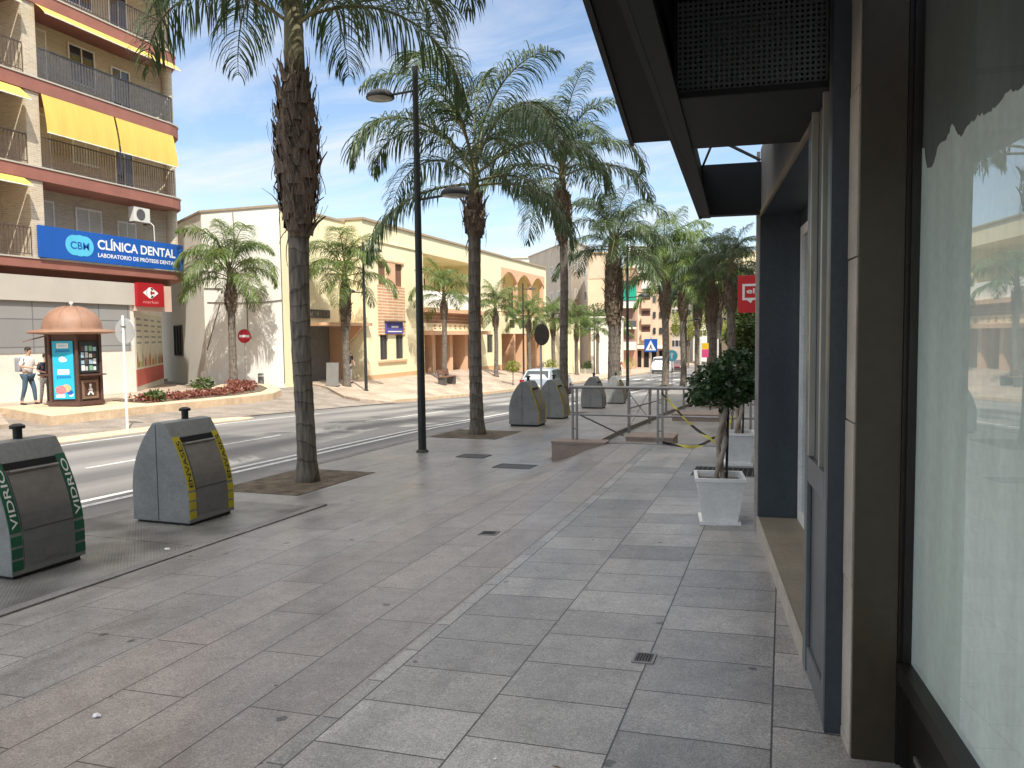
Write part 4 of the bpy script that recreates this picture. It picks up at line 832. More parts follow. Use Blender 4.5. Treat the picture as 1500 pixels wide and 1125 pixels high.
# air conditioner
m_acw = mat('ac_white', (.62, .62, .58), .5, .06, 4)
mb = MB(); mb.box((-24.42, 23.95, 6.28), (-24.12, 24.75, 6.86)); acu = mb.build('air_conditioner', m_acw, ap, bevel=.02)
mb = MB(); mb.M = Matrix.Translation((-24.12, 24.27, 6.57)) @ Matrix.Rotation(R(90), 4, 'Y'); mb.lathe([(0, .0), (.2, .0), (.22, .012), (.2, .02), (.06, .012), (0, .02)], n=20); mb.build('fan_grille', m_railg, acu)
mb = MB(); mb.tube([(-24.3, 24.85, 6.4), (-24.1, 24.9, 6.2), (-24.08, 24.9, 5.55)], .02, 6); mb.build('hose', m_acw, acu)
mb = MB(); mb.box((-24.45, 23.95, 6.22), (-24.1, 24.0, 6.27)); mb.box((-24.45, 24.7, 6.22), (-24.1, 24.75, 6.27)); mb.box((-24.14, 24.001, 6.23), (-24.1, 24.699, 6.26)); mb.build('bracket', m_rail, acu)
# clinic sign
cs = thing('clinic_sign', 'long blue CLINICA DENTAL sign with a round cyan logo fixed to the first floor balcony', 'sign', (-24, 22.9, 4.45))
mb = MB(); mb.box((-24.02, 19.6, 4.47), (-23.90, 26.25, 5.55)); mb.build('sign_panel', m_blue, cs)
mb = MB()
for k in range(24):
    a = 2*math.pi*k/24
cyz = []
for (cy, r) in [(20.95, .36), (21.18, .38), (21.41, .36)]:
    mb = MB(); mb.M = Matrix.Translation((-23.897, cy, 5.01)) @ Matrix.Rotation(R(90), 4, 'Y'); mb.lathe([(0, 0), (r, 0), (r, .004), (0, .004+.002*len(cyz))], n=28); mb.build('logo_disc', m_cyan, cs); cyz.append(1)
text('CBM', 'logo_lettering', .26, (-23.889, 21.18, 4.88), (0, 1, 0), (0, 0, 1), m_blue, cs, width=.78, align='CENTER', bold=.01)
text('CLÍNICA DENTAL', 'lettering', .44, (-23.9, 21.95, 4.97), (0, 1, 0), (0, 0, 1), m_lwhite, cs, width=3.85, bold=.025)
text('LABORATORIO DE PRÓTESIS DENTAL', 'lettering', .19, (-23.9, 21.95, 4.68), (0, 1, 0), (0, 0, 1), m_lwhite, cs, width=3.85, bold=.02)
# red supermarket sign
m_dred = mat('sign_dark_red', (.36, .012, .02), .45, .06, 2)
rs = thing('shop_sign', 'square red sign with white arrow emblem at the corner of the apartment building', 'sign', (-24, 24.3, 3.3))
mb = MB(); mb.box((-24.0, 23.68, 2.93), (-23.86, 25.05, 3.86)); mb.build('sign_panel', m_dred, rs)
mb = MB(); mb.box((-24.25, 23.66, 2.75), (-24.001, 25.6, 3.80)); mb.build('backing', mat('pinkish_panel', (.62, .45, .38), .6, .05), rs)
mb = MB()
def poly2(pts, x=-23.855): mb.add([(x, 24.35+a*.9, 3.47+b*.9) for a, b in pts], [tuple(range(len(pts)))])
poly2([(-.44, 0), (-.18, .17), (-.23, .0), (-.18, -.17)]); mb.build('emblem', m_lwhite, rs); mb = MB()
poly2([(.44, 0), (.18, .17), (.23, .0), (.18, -.17)]); mb.build('emblem', m_lwhite, rs); mb = MB()
cpts = [(.25*math.cos(a), .25*math.sin(a)) for a in [R(55+k*(250/18)) for k in range(19)]]; inn = [(.09+.12*math.cos(a), .12*math.sin(a)) for a in [R(290-k*(220/12)) for k in range(13)]]
poly2(cpts+inn); mb.build('emblem', m_lwhite, rs); mb = MB(); poly2([(-.02, .24), (.15, .20), (.2, .05), (.08, .05)]); mb.build('emblem', m_lwhite, rs); mb = MB(); poly2([(-.02, -.24), (.15, -.20), (.2, -.05), (.08, -.05)]); mb.build('emblem', m_lwhite, rs)
text('market', 'lettering', .12, (-23.86, 24.35, 3.05), (0, 1, 0), (0, 0, 1), mat('letter_pink', (.7, .3, .3), .5, .03), rs, width=.8, align='CENTER')
# window posters on the chamfered corner wall
rt = Vector((-4.28, 5.9, 0)).normalized(); nn = Vector((rt.y, -rt.x, 0)); O = Vector((-24.12, 23.7, 0))
m_post = mat('poster_cream', (.62, .58, .46), .6, .08, 3); m_pred = mat('poster_red', (.48, .10, .07), .6, .1, 3)
pal = [mat('poster_fruit', c, .6, .2, 20) for c in [(.45, .16, .05)]]+[mat('poster_leaf', (.16, .28, .08), .6, .3, 20), mat('poster_wine', (.25, .05, .09), .6, .3, 20), mat('poster_gold', (.62, .42, .10), .6, .2, 20)]
def onch(u0, u1, z0, z1, d0, d1, mb):
    P = [O+rt*u+Vector((0, 0, z))+nn*d for u in (u0, u1) for z in (z0, z1) for d in (d0, d1)]; mb.add(P, [(0, 1, 3, 2), (4, 6, 7, 5), (0, 4, 5, 1), (2, 3, 7, 6), (0, 2, 6, 4), (1, 5, 7, 3)])
rn = random.Random(5)
for k in range(4):
    u0 = .12+k*1.78; pt = thing('window_poster', ['cream shop window poster with produce pictures, nearest the red sign', 'second cream produce poster on the corner wall', 'third cream produce poster on the corner wall', 'last cream produce poster, closest to the side street'][k], 'poster', tuple(O+rt*u0), group='produce posters on the corner wall')
    mb = MB(); onch(u0, u0+1.72, .42, 2.70, .004, .02, mb); mb.build('poster_panel', m_post, pt)
    mb = MB(); onch(u0, u0+1.72, -.25, .415, .004, .022, mb); mb.build('red_band', m_pred, pt)
    for q in range(9):
        mb = MB(); uu = u0+.1+.17*q+rn.uniform(-.02, .02); h = rn.uniform(.25, .75); c = O+rt*(uu+.06)+nn*.0215+Vector((0, 0, .5))
        w_ = rn.uniform(.05, .09)
        pts = [(-w_, 0), (w_, 0), (w_*1.1, h*.6), (w_*.4, h*.8), (w_*.35, h), (-w_*.35, h), (-w_*.4, h*.8), (-w_*1.1, h*.6)]
        mb.add([c+rt*a+Vector((0, 0, b)) for a, b in pts], [tuple(range(8))]); mb.build('product_picture', rn.choice(pal), pt)
    for q in range(5):
        mb = MB(); onch(u0+.25, u0+rn.uniform(1.1, 1.5), 1.45+q*.24, 1.53+q*.24, .0205, .0215, mb); mb.build('printed_line', m_cladg, pt)

# ---------------------------------------------------------------- cream public building and white wing
m_cream = mat('cream_plaster_yellow', (.86, .76, .50), .85, .05, 1.3, .1, 25, stretch=(1, 1, .25), fine=.04)
m_whitep = mat('white_plaster', (.90, .885, .82), .85, .03, 1.1, .1, 25, stretch=(1, 1, .5), fine=.03)
m_salmon = mat('salmon_plaster', (.68, .43, .27), .85, .08, .9, .1, 25)
m_band = brickmat('salmon_brick', (.62, .35, .20), (.54, .29, .16), (.75, .60, .42), 1.2, .16, .03, axes='yz', bump=.4)
m_bandb = brickmat('brown_name_tiles', (.36, .19, .12), (.28, .15, .09), (.55, .40, .28), .45, .2, .02, axes='yz', bump=.3)
m_brlet = mat('letter_brown', (.25, .11, .07), .7, .1)
m_bshut = mat('brown_shutter', (.22, .11, .07), .6, .15, 4)
m_plinth = mat('ochre_plinth', (.62, .40, .22), .85, .08, 1)
m_greyw = mat('shaded_side_plaster', (.60, .58, .53), .85, .05, .7)
def wallholes(mb, O, rt, w_, z0, z1, holes, n, depth):
    """flat wall from O along rt; holes (u0,u1,z0,z1) get reveals running inwards"""
    O = Vector(O); rt = Vector(rt); n = Vector(n); us = sorted({0, w_} | {h[0] for h in holes} | {h[1] for h in holes}); zs = sorted({z0, z1} | {h[2] for h in holes} | {h[3] for h in holes})
    P = lambda u, z, d=0: O+rt*u+Vector((0, 0, z))-n*d
    for u0, u1 in zip(us, us[1:]):
        for a, b in zip(zs, zs[1:]):
            um, zm = (u0+u1)/2, (a+b)/2
            if any(h[0] < um < h[1] and h[2] < zm < h[3] for h in holes): continue
            mb.quad(P(u0, a), P(u1, a), P(u1, b), P(u0, b))
    for h in holes:
        mb.quad(P(h[0], h[2]), P(h[0], h[3]), P(h[0], h[3], depth), P(h[0], h[2], depth)); mb.quad(P(h[1], h[2]), P(h[1], h[3]), P(h[1], h[3], depth), P(h[1], h[2], depth))
        mb.quad(P(h[0], h[3]), P(h[1], h[3]), P(h[1], h[3], depth), P(h[0], h[3], depth)); mb.quad(P(h[0], h[2]), P(h[1], h[2]), P(h[1], h[2], depth), P(h[0], h[2], depth))
cb_ = thing('public_building', 'long cream two storey building with loggia, porch and arcades across the street', 'building', (-20, 34.3, -.6))
Y0, Y1 = 34.3, 66.0
holes = [(35.85-Y0, 36.75-Y0, 4.35, 5.6), (37.65-Y0, 38.6-Y0, 4.35, 5.6), (35.9-Y0, 36.75-Y0, .4, 1.72), (37.65-Y0, 38.55-Y0, .4, 1.72),
         (41.2-Y0, 50.2-Y0, 3.35, 6.5), (41.2-Y0, 50.2-Y0, -3, 1.7), (54.4-Y0, 65.4-Y0, 3.15, 6.75), (54.4-Y0, 65.4-Y0, -3, 1.75), (56.2-Y0, 57.6-Y0, 2.2, 2.85), (59-Y0, 60.4-Y0, 2.2, 2.85), (62-Y0, 63.4-Y0, 2.2, 2.85), (51.4-Y0, 52.6-Y0, .4, 1.7)]
mb = MB(); wallholes(mb, (-20, Y0, 0), (0, 1, 0), Y1-Y0, -3, 7.5, holes, (1, 0, 0), .25); mb.build('front_wall', m_cream, cb_)
mb = MB(); mb.quad((-20, Y0, -3), (-32, Y0, -3), (-32, Y0, 7.5), (-20, Y0, 7.5)); mb.quad((-20, Y1, -3), (-32, Y1, -3), (-32, Y1, 7.5), (-20, Y1, 7.5)); mb.quad((-32, Y0, -3), (-32, Y1, -3), (-32, Y1, 7.5), (-32, Y0, 7.5)); mb.build('side_wall', m_cream, cb_)
mb = MB(); mb.box((-32.1, Y0-.06, 7.505), (-19.9, Y1+.06, 7.62)); mb.build('roof', mat('roof_coping', (.40, .32, .22), .8, .1), cb_)
# recessed rooms behind the openings
mb = MB(); mb.quad((-22.6, 41.1, 3.3), (-22.6, 50.3, 3.3), (-22.6, 50.3, 6.6), (-22.6, 41.1, 6.6)); mb.quad((-22.6, 41.19, 3.3), (-20.25, 41.19, 3.3), (-20.25, 41.19, 6.6), (-22.6, 41.19, 6.6)); mb.quad((-22.6, 50.21, 3.3), (-20.25, 50.21, 3.3), (-20.25, 50.21, 6.6), (-22.6, 50.21, 6.6)); mb.quad((-22.6, 41.1, 6.52), (-20.2, 41.1, 6.52), (-20.2, 50.3, 6.52), (-22.6, 50.3, 6.52)); mb.quad((-22.6, 41.1, 3.33), (-20.2, 41.1, 3.33), (-20.2, 50.3, 3.33), (-22.6, 50.3, 3.33))
mb.build('loggia', m_cream, cb_)
mb = MB(); mb.box((-20.20, 41.21, 3.36), (-20.05, 50.19, 4.35)); mb.build('parapet', m_whitep, cb_)
for (x, ya, yb, za, zb, mm, nm_) in [(-23.0, 41.1, 50.3, -3, 1.8, m_salmon, 'porch_back'), (-22.4, 54.3, 65.5, 3.1, 6.8, m_cream, 'arcade_back'), (-22.6, 54.3, 65.5, -3, 1.8, m_salmon, 'arcade_back')]:
    mb = MB(); mb.quad((x, ya, za), (x, yb, za), (x, yb, zb), (x, ya, zb)); mb.quad((x, ya+.09, za), (-20.25, ya+.09, za), (-20.25, ya+.09, zb), (x, ya+.09, zb)); mb.quad((x, yb-.09, za), (-20.25, yb-.09, za), (-20.25, yb-.09, zb), (x, yb-.09, zb)); mb.quad((x, ya, zb-.04), (-20.2, ya, zb-.04), (-20.2, yb, zb-.04), (x, yb, zb-.04)); mb.quad((x, ya, za+.03), (-20.2, ya, za+.03), (-20.2, yb, za+.03), (x, yb, za+.03)); mb.build(nm_, mm, cb_)
for y in (42.3, 44.9, 47.4): mb = MB(); mb.box((-22.95, y, -3), (-20.02, y+.45, 1.69)); mb.build('porch_fin', m_salmon, cb_)
for y in (57.2, 60.0, 62.8): mb = MB(); mb.box((-22.55, y, -3), (-20.02, y+.4, 1.74)); mb.build('arcade_fin', m_salmon, cb_)
for y in (54.5, 58.0, 61.6, 65.0):
    mb = MB(); mb.box((-20.3, y, 3.2), (-20.02, y+.3, 6.1)); mb.build('column', m_salmon, cb_)
for y in (54.4, 58.1, 61.8):      # scalloped arches
    mb = MB(); n = 12; a, b = y, y+3.6; pts = [(a, 6.74)]+[(a+(b-a)*i/n, 5.75+.75*math.sin(math.pi*i/n)) for i in range(n+1)]+[(b, 6.74)]
    mb.ext([(-20.0, p[0], p[1]) for p in pts], -.05, .22, (-1, 0, 0)); mb.build('arch', m_salmon, cb_)
mb = MB(); mb.box((-20.05, 54.4, 3.16), (-19.98, 65.4, 3.3)); mb.box((-20.05, 54.4, 4.2), (-20.0, 65.4, 4.25)); mb.build('balcony_rail', m_salmon, cb_)
for y, z, ww, hh in [(42.2, 4.36, .9, 1.1), (45.8, 4.36, .9, 1.1), (48.2, 4.36, .9, 1.1)]: winpart(cb_, (-22.595, y, z), (0, 1, 0), ww, hh, m_bshut, m_bshut, .05, 0, (1, 0, 0))
for y in (55.3, 58.9, 62.6): winpart(cb_, (-22.395, y, 3.3), (0, 1, 0), 1.3, 2.1, m_white, m_winglass, .05, 1, (1, 0, 0))
mb = MB(); mb.box((-19.995, 35.7, 1.73), (-19.95, 38.7, 4.34)); mb.build('brick_panel', m_band, cb_)
mb = MB(); mb.box((-19.995, 36.76, 4.345), (-19.95, 37.64, 5.6)); mb.box((-19.995, 35.7, 5.605), (-19.93, 38.7, 5.7)); mb.build('window_surround', m_salmon, cb_)
for (y, z, ww, hh, mm) in [(35.86, 4.36, .88, 1.23, m_bshut), (37.66, 4.36, .93, 1.23, m_bshut)]: winpart(cb_, (-20.15, y, z), (0, 1, 0), ww, hh, m_bshut, m_bshut, .05, 0, (1, 0, 0), .05, m_bshut)
for (y, z, ww, hh) in [(35.91, .41, .83, 1.3), (37.66, .41, .88, 1.3), (56.21, 2.21, 1.38, .63), (59.01, 2.21, 1.38, .63), (62.01, 2.21, 1.38, .63), (51.41, .41, 1.18, 1.28)]:
    wo = winpart(cb_, (-20.15, y, z), (0, 1, 0), ww, hh, m_railg, m_winglass, .05, 1, (1, 0, 0), .05)
    g = MB(); n = int(ww/.11)
    for k in range(1, n): g.box((-20.03, y+ww*k/n-.008, z), (-20.01, y+ww*k/n+.008, z+hh))
    g.build('window_bars', m_railg, wo)
mb = MB(); mb.box((-19.999, 35.6, .26), (-19.9, 38.8, .36)); mb.build('window_sill', m_salmon, cb_)
mb = MB(); mb.box((-19.999, 34.35, -2), (-19.96, 41.19, -.35)); mb.build('plinth', m_plinth, cb_); mb = MB(); mb.box((-19.999, 50.3, -3), (-19.96, 54.3, -.55)); mb.build('plinth', m_plinth, cb_)
mb = MB(); mb.box((-19.999, 41.0, 1.701), (-19.3, 50.4, 1.95)); mb.box((-19.999, 41.0, 3.05), (-19.5, 50.4, 3.3)); mb.build('porch_canopy', m_salmon, cb_)
mb = MB(); mb.box((-19.999, 41.0, 1.951), (-19.94, 50.4, 2.42)); mb.build('name_band', m_cream, cb_)
mb = MB(); mb.box((-19.999, 41.0, 2.421), (-19.93, 50.4, 3.049)); mb.build('brown_band', m_bandb, cb_)
for k, wl_ in enumerate([.35, .25, .3, .12, .28, .3, .2, .34]):
    mb = MB(); y_ = 42.4+k*.78; mb.box((-19.939, y_, 2.06), (-19.93, y_+wl_, 2.12)); mb.box((-19.939, y_, 2.121), (-19.93, y_+.08, 2.3)); mb.box((-19.939, y_+.081, 2.24), (-19.93, y_+wl_*.8, 2.3)); mb.build('worn_letter', m_brlet, cb_)
mb = MB(); mb.box((-20.0, Y0+.2, 6.55), (-19.93, 41.1, 6.62)); mb.build('drip_line', m_cream, cb_)
bs = thing('wall_sign', 'small blue and violet office sign above the barred ground floor windows', 'sign', (-20, 37.2, 2))
mb = MB(); mb.box((-19.95, 36.35, 1.78), (-19.86, 38.25, 2.40)); mb.build('sign_panel', mat('sign_violet', (.10, .09, .33), .5, .1, 3), bs)
mb = MB(); mb.box((-19.95, 36.3, 2.402), (-19.70, 38.3, 2.47)); mb.build('hood', m_railg, bs)
mb = MB(); mb.box((-19.859, 36.9, 2.1), (-19.853, 37.7, 2.2)); mb.build('printed_line', m_lwhite, bs)
mb = MB(); mb.box((-19.859, 36.5, 1.87), (-19.853, 38.1, 1.93)); mb.build('printed_line', m_lwhite, bs)
# white wing
ww_ = thing('white_building', 'white rendered building end with recessed entrance at the mouth of the side street', 'building', (-23, 29, -.5))
mb = MB(); mb.add([(-25.3, 29, -2), (-21, 29, -2), (-21, 29, 7.4), (-25.3, 29, 7.4)], [(0, 1, 2, 3)]); mb.build('end_wall', m_whitep, ww_)
mb = MB(); mb.quad((-25.3, 29, -2), (-36, 36, -2), (-36, 36, 7.4), (-25.3, 29, 7.4)); mb.build('side_wall', m_whitep, ww_)
mb = MB(); wallholes(mb, (-21, 29, 0), (0, 1, 0), 5.29, -2, 7.4, [(2.0, 5.2, -2, 2.17)], (1, 0, 0), .2); mb.build('front_wall', m_cream, ww_)
mb = MB(); mb.prism([(-25.35, 28.95), (-20.94, 28.95), (-20.94, 34.29), (-32, 34.29), (-36, 36)], 7.402, 7.5); mb.build('roof', MATS['roof_coping'], ww_)
mb = MB(); mb.quad((-22.0, 30.9, -2), (-22.0, 34.25, -2), (-22.0, 34.25, 2.3), (-22.0, 30.9, 2.3)); mb.quad((-23.4, 30.99, -2), (-21.2, 30.99, -2), (-21.2, 30.99, 2.3), (-23.4, 30.99, 2.3)); mb.quad((-23.4, 30.9, 2.2), (-21.15, 30.9, 2.2), (-21.15, 34.25, 2.2), (-23.4, 34.25, 2.2)); mb.build('entrance_wall', m_render, ww_)
mb = MB(); mb.quad((-23.4, 34.2, -2), (-20.9, 34.2, -2), (-20.9, 34.2, 2.19), (-23.4, 34.2, 2.19)); mb.build('entrance_cheek', m_salmon, ww_)
mb = MB(); mb.box((-20.99, 30.7, 2.18), (-19.7, 34.6, 2.32)); mb.build('entrance_canopy', m_salmon, ww_)
mb = MB(); mb.add([(-20.9, 34.0, 2.17), (-19.9, 34.0, 2.17), (-20.9, 34.0, 1.2), (-20.9, 34.15, 2.17), (-19.9, 34.15, 2.17), (-20.9, 34.15, 1.2)], [(0, 1, 2), (3, 4, 5), (0, 1, 4, 3), (1, 2, 5, 4), (0, 2, 5, 3)]); mb.build('canopy_bracket', m_salmon, ww_)
mb = MB(); mb.box((-20.999, 31.0, 2.55), (-20.95, 32.7, 2.62)); mb.box((-20.999, 31.0, 2.9), (-20.95, 32.7, 2.95))
for k in range(14): mb.box((-20.99, 31.03+k*.127, 2.621), (-20.96, 31.07+k*.127, 2.899))
mb.build('vent_grille', m_railg, ww_)
rt2 = Vector((-10.7, 7, 0)).normalized(); n2_ = Vector((-rt2.y, rt2.x, 0)); n2_ = -n2_ if n2_.y > 0 else n2_
p = Vector((-25.3, 29, 0))+rt2*3.9+n2_*.004; winpart(ww_, (p.x, p.y, .75), rt2, 1.6, 1.6, m_railg, m_dark, .05, 2, n2_, .05)
for (nm_, P_) in [('cable', [(-25.1, 28.98, 3.3), (-24.0, 28.97, 3.25), (-22.4, 28.97, 3.2), (-21.02, 28.97, 3.3)]), ('cable', [(-25.25, 28.97, 3.95), (-24.2, 28.97, 3.9)]), ('cable', [(-25.2, 28.97, 1.1), (-24.4, 28.97, 3.2)]), ('cable', [(-23.5, 28.97, 7.3), (-23.45, 28.97, 5.2)]), ('cable', [(-22.9, 28.97, 3.9), (-22.9, 28.97, 2.0), (-22.7, 28.97, 1.6)]), ('cable', [(-21.0, 28.97, 7.2), (-21.0, 28.97, -.4)])]:
    mb = MB(); mb.tube(P_, .018, 5); mb.build('cable', m_railg, ww_)
mb = MB(); mb.box((-25.45, 28.78, -.8), (-25.05, 28.99, .1)); mb.build('corner_guard', m_whitep, ww_)
bl = block('annexe', 'low cream annexe past the long arcaded building', [(-20, 66.1), (-20, 78), (-32, 78), (-32, 66.1)], -4, 3.1, m_cream, roofm=MATS['roof_coping'])

# ---------------------------------------------------------------- kiosk
m_copper = mat('kiosk_dome_paint', (.29, .165, .11), .55, .16, 2.5, .05, 20, fine=.06)
m_kbr = mat('kiosk_brown', (.085, .045, .035), .5, .2, 4)
m_kpan = mat('kiosk_panel_brown', (.20, .13, .095), .55, .2, 5)
m_pblue = mat('poster_blue', (.02, .42, .62), .4, .10, 1.5); m_pdark = mat('poster_dark_blue', (.01, .10, .42), .4, .05)
kx, ky_ = -19.62, 17.0; kz = gz(-19.5, 17)+.14
kk = thing('kiosk', 'brown six sided ticket kiosk with copper coloured dome and bright blue poster', 'kiosk', (kx, ky_, kz))
va = math.atan2(-ky_, -kx)      # towards the camera
def K(): return MB(Matrix.Translation((kx, ky_, kz)) @ Matrix.Rotation(va+R(6), 4, 'Z'))
ap_ = .80
mb = K(); mb.lathe([(ap_+.08, 0), (ap_+.08, .12), (ap_+.02, .13)], n=6); mb.build('base', m_kbr, kk)
mb = K(); mb.lathe([(ap_*.96, .12), (ap_*.96, 2.2)], n=6); mb.build('body', m_kbr, kk)
for i in range(6):
    a = i*math.pi/3; mb = K(); mb.tube([(ap_*math.cos(a), ap_*math.sin(a), .12), (ap_*math.cos(a), ap_*math.sin(a), 2.2)], .05, 8); mb.build('corner_post', m_kbr, kk)
mb = K(); mb.lathe([(1.22, 2.24), (1.26, 2.27), (1.22, 2.32), (.86, 2.37), (.84, 2.45), (.82, 2.58), (.74, 2.76), (.60, 2.92), (.40, 3.03), (.18, 3.08), (0, 3.09)], n=32); mb.lathe([(1.22, 2.24), (.7, 2.2), (0, 2.2)], n=32); dm = mb.build('dome', m_copper, kk, smooth=True, auto=True)
for i in range(8):
    a = i*math.pi/4+.2; mb = K(); mb.tube([(r*math.cos(a), r*math.sin(a), z+.006) for r, z in [(.84, 2.45), (.82, 2.58), (.74, 2.76), (.60, 2.92), (.40, 3.03), (.18, 3.08)]], .014, 5); mb.build('rib', m_copper, dm)
mb = K(); mb.lathe([(.05, 3.07), (.03, 3.13), (.065, 3.17), (.05, 3.21), (0, 3.23)], n=14); mb.build('finial', m_acw, kk, smooth=True)
def face(i):        # frame of panel i: x along, y outward, z up
    a = i*math.pi/3-math.pi/6; inr = ap_*math.cos(math.pi/6)
    return Matrix.Translation((kx, ky_, kz)) @ Matrix.Rotation(va+R(6)+a+math.pi, 4, 'Z') @ Matrix.Rotation(R(90), 4, 'Z') @ Matrix.Translation((0, 0, 0)), inr
for idx, kind in [(0, 'poster'), (1, 'window')]:
    # direction of the outward normal of panel idx in world
    a = va+R(6)+(math.pi/6 if idx == 1 else -math.pi/6); nrm = Vector((math.cos(a), math.sin(a), 0)); rtv = Vector((-nrm.y, nrm.x, 0)); Cc = Vector((kx, ky_, kz))+nrm*(ap_*math.cos(math.pi/6))
    if False: pass
    def fb(u0, u1, z0, z1, d0, d1, mb):
        P = [Cc+rtv*u+Vector((0, 0, z))+nrm*d for u in (u0, u1) for z in (z0, z1) for d in (d0, d1)]; mb.add(P, [(0, 1, 3, 2), (4, 6, 7, 5), (0, 4, 5, 1), (2, 3, 7, 6), (0, 2, 6, 4), (1, 5, 7, 3)]); return mb
    if kind == 'poster':
        p_ = fb(-.30, .30, .22, 2.0, -.02, .02, MB()).build('poster', m_pblue, kk)
        for (z, s1) in [(1.78, 'BIEN'), (.98, 'BIEN')]:
            fb(-.17, .17, z, z+.15, .021, .026, MB()).build('white_label', m_lwhite, p_)
            text(s1, 'lettering', .07, Cc+Vector((0, 0, z+.04))+nrm*.026, rtv, (0, 0, 1), m_cyan, p_, width=.24, align='CENTER')
            text('JUGADO', 'lettering', .10, Cc+Vector((0, 0, z-.14))+nrm*.022, rtv, (0, 0, 1), m_pdark, p_, width=.42, align='CENTER', bold=.03)
        for (u, z, r, mm) in [(-.02, 1.44, .10, m_lwhite), (.05, 1.42, .07, m_acw), (-.10, .50, .16, mat('poster_pink', (.7, .2, .22), .5, .3, 20)), (.06, .55, .14, mat('poster_peach', (.75, .42, .22), .5, .3, 20)), (.17, .42, .09, m_pdark), (.20, .35, .07, m_lwhite)]:
            P = [Cc+nrm*(.023+.001*r*10)+rtv*(u+r*math.cos(t_))+Vector((0, 0, z+r*.85*math.sin(t_))) for t_ in [R(18*q) for q in range(20)]]; mb = MB(); mb.add(P, [tuple(range(20))]); mb.build('picture_spot', mm, p_)
        fb(-.24, .02, .27, .36, .021, .028, MB()).build('white_label', m_lwhite, p_)
    else:
        fb(-.31, .31, 1.02, 1.98, -.02, .012, MB()).build('window', m_winglass, kk)
        rn = random.Random(2)
        for q in range(16):
            u = -.27+.135*(q % 4); z = 1.08+.2*(q//4); fb(u, u+rn.uniform(.08, .12), z, z+rn.uniform(.1, .17), .013, .016+.0005*q, MB()).build('notice', rn.choice([m_lwhite, m_acw, mat('notice_green', (.25, .5, .3), .5, .2, 9), mat('notice_blue', (.35, .55, .68), .5, .2, 9), m_rail]), kk)
        fb(-.36, .36, .93, .97, 0, .30, MB()).build('counter', m_kbr, kk)
        lp_ = fb(-.28, .28, .2, .78, .0, .015, MB()).build('lower_panel', m_kpan, kk)
        fb(-.20, .20, .28, .70, .016, .02, MB()).build('emblem_field', m_kbr, lp_)
        mb = MB()
        for (p, q, r) in [((0, .62), (0, .62), .045), ((0, .57), (0, .44), .035), ((0, .45), (-.09, .32), .026), ((0, .45), (.09, .32), .026), ((0, .55), (.07, .45), .02), ((0, .55), (-.06, .46), .02)]:
            A = Cc+nrm*.022+rtv*p[0]+Vector((0, 0, p[1])); B = Cc+nrm*.022+rtv*q[0]+Vector((0, 0, q[1]))
            if p == q: mb.add([A+rtv*r*math.cos(R(30*t_))+Vector((0, 0, r*math.sin(R(30*t_)))) for t_ in range(12)], [tuple(range(12))])
            else:
                d_ = (B-A).normalized().cross(nrm)*r; mb.add([A-d_, A+d_, B+d_, B-d_], [(0, 1, 2, 3)])
        mb.build('emblem', m_lwhite, lp_)
# service flap on the far-left side
a = va+R(6)-math.pi*.5; nrm = Vector((math.cos(a), math.sin(a), 0)); rtv = Vector((-nrm.y, nrm.x, 0)); Cc = Vector((kx, ky_, kz))+nrm*.70
mb = MB(); mb.add([Cc-rtv*.36+Vector((0, 0, 2.16)), Cc+rtv*.36+Vector((0, 0, 2.16)), Cc+rtv*.38+nrm*.62+Vector((0, 0, 1.98)), Cc-rtv*.38+nrm*.62+Vector((0, 0, 1.98))]+[Cc-rtv*.36+Vector((0, 0, 2.19)), Cc+rtv*.36+Vector((0, 0, 2.19)), Cc+rtv*.38+nrm*.62+Vector((0, 0, 2.01)), Cc-rtv*.38+nrm*.62+Vector((0, 0, 2.01))], [(0, 1, 2, 3), (4, 5, 6, 7), (0, 1, 5, 4), (1, 2, 6, 5), (2, 3, 7, 6), (3, 0, 4, 7)]); mb.build('service_flap', m_kpan, kk)
mb = MB(); P = [Cc+rtv*u+nrm*v+Vector((0, 0, z)) for u in (-.34, .34) for v in (-.05, .28) for z in (.94, .98)]; mb.add(P, [(0, 1, 3, 2), (4, 6, 7, 5), (0, 4, 5, 1), (2, 3, 7, 6), (0, 2, 6, 4), (1, 5, 7, 3)]); mb.build('counter', m_kbr, kk)

kk.scale = (.93, .93, .93)
# ---------------------------------------------------------------- people
def skin(vs, es, rs, sub=1, root=0):
    me = bpy.data.meshes.new('s'); me.from_pydata([Vector(v) for v in vs], es, []); o = bpy.data.objects.new('s', me); COL.objects.link(o)
    bm = bmesh.new(); bm.from_mesh(me); ly = bm.verts.layers.skin.verify(); bm.verts.ensure_lookup_table()
    for i, v in enumerate(bm.verts): v[ly].radius = (rs[i], rs[i]) if not hasattr(rs[i], '__len__') else rs[i]; v[ly].use_root = (i == root)
    bm.to_mesh(me); bm.free(); o.modifiers.new('k', 'SKIN'); su = o.modifiers.new('u', 'SUBSURF'); su.levels = sub; su.render_levels = sub
    bpy.context.view_layer.update(); r = bpy.data.meshes.new_from_object(o.evaluated_get(bpy.context.evaluated_depsgraph_get())); bpy.data.objects.remove(o)
    out = ([v.co.copy() for v in r.vertices], [tuple(p.vertices) for p in r.polygons]); bpy.data.meshes.remove(r); return out
m_skin = mat('skin', (.50, .29, .20), .6, .06, 6)
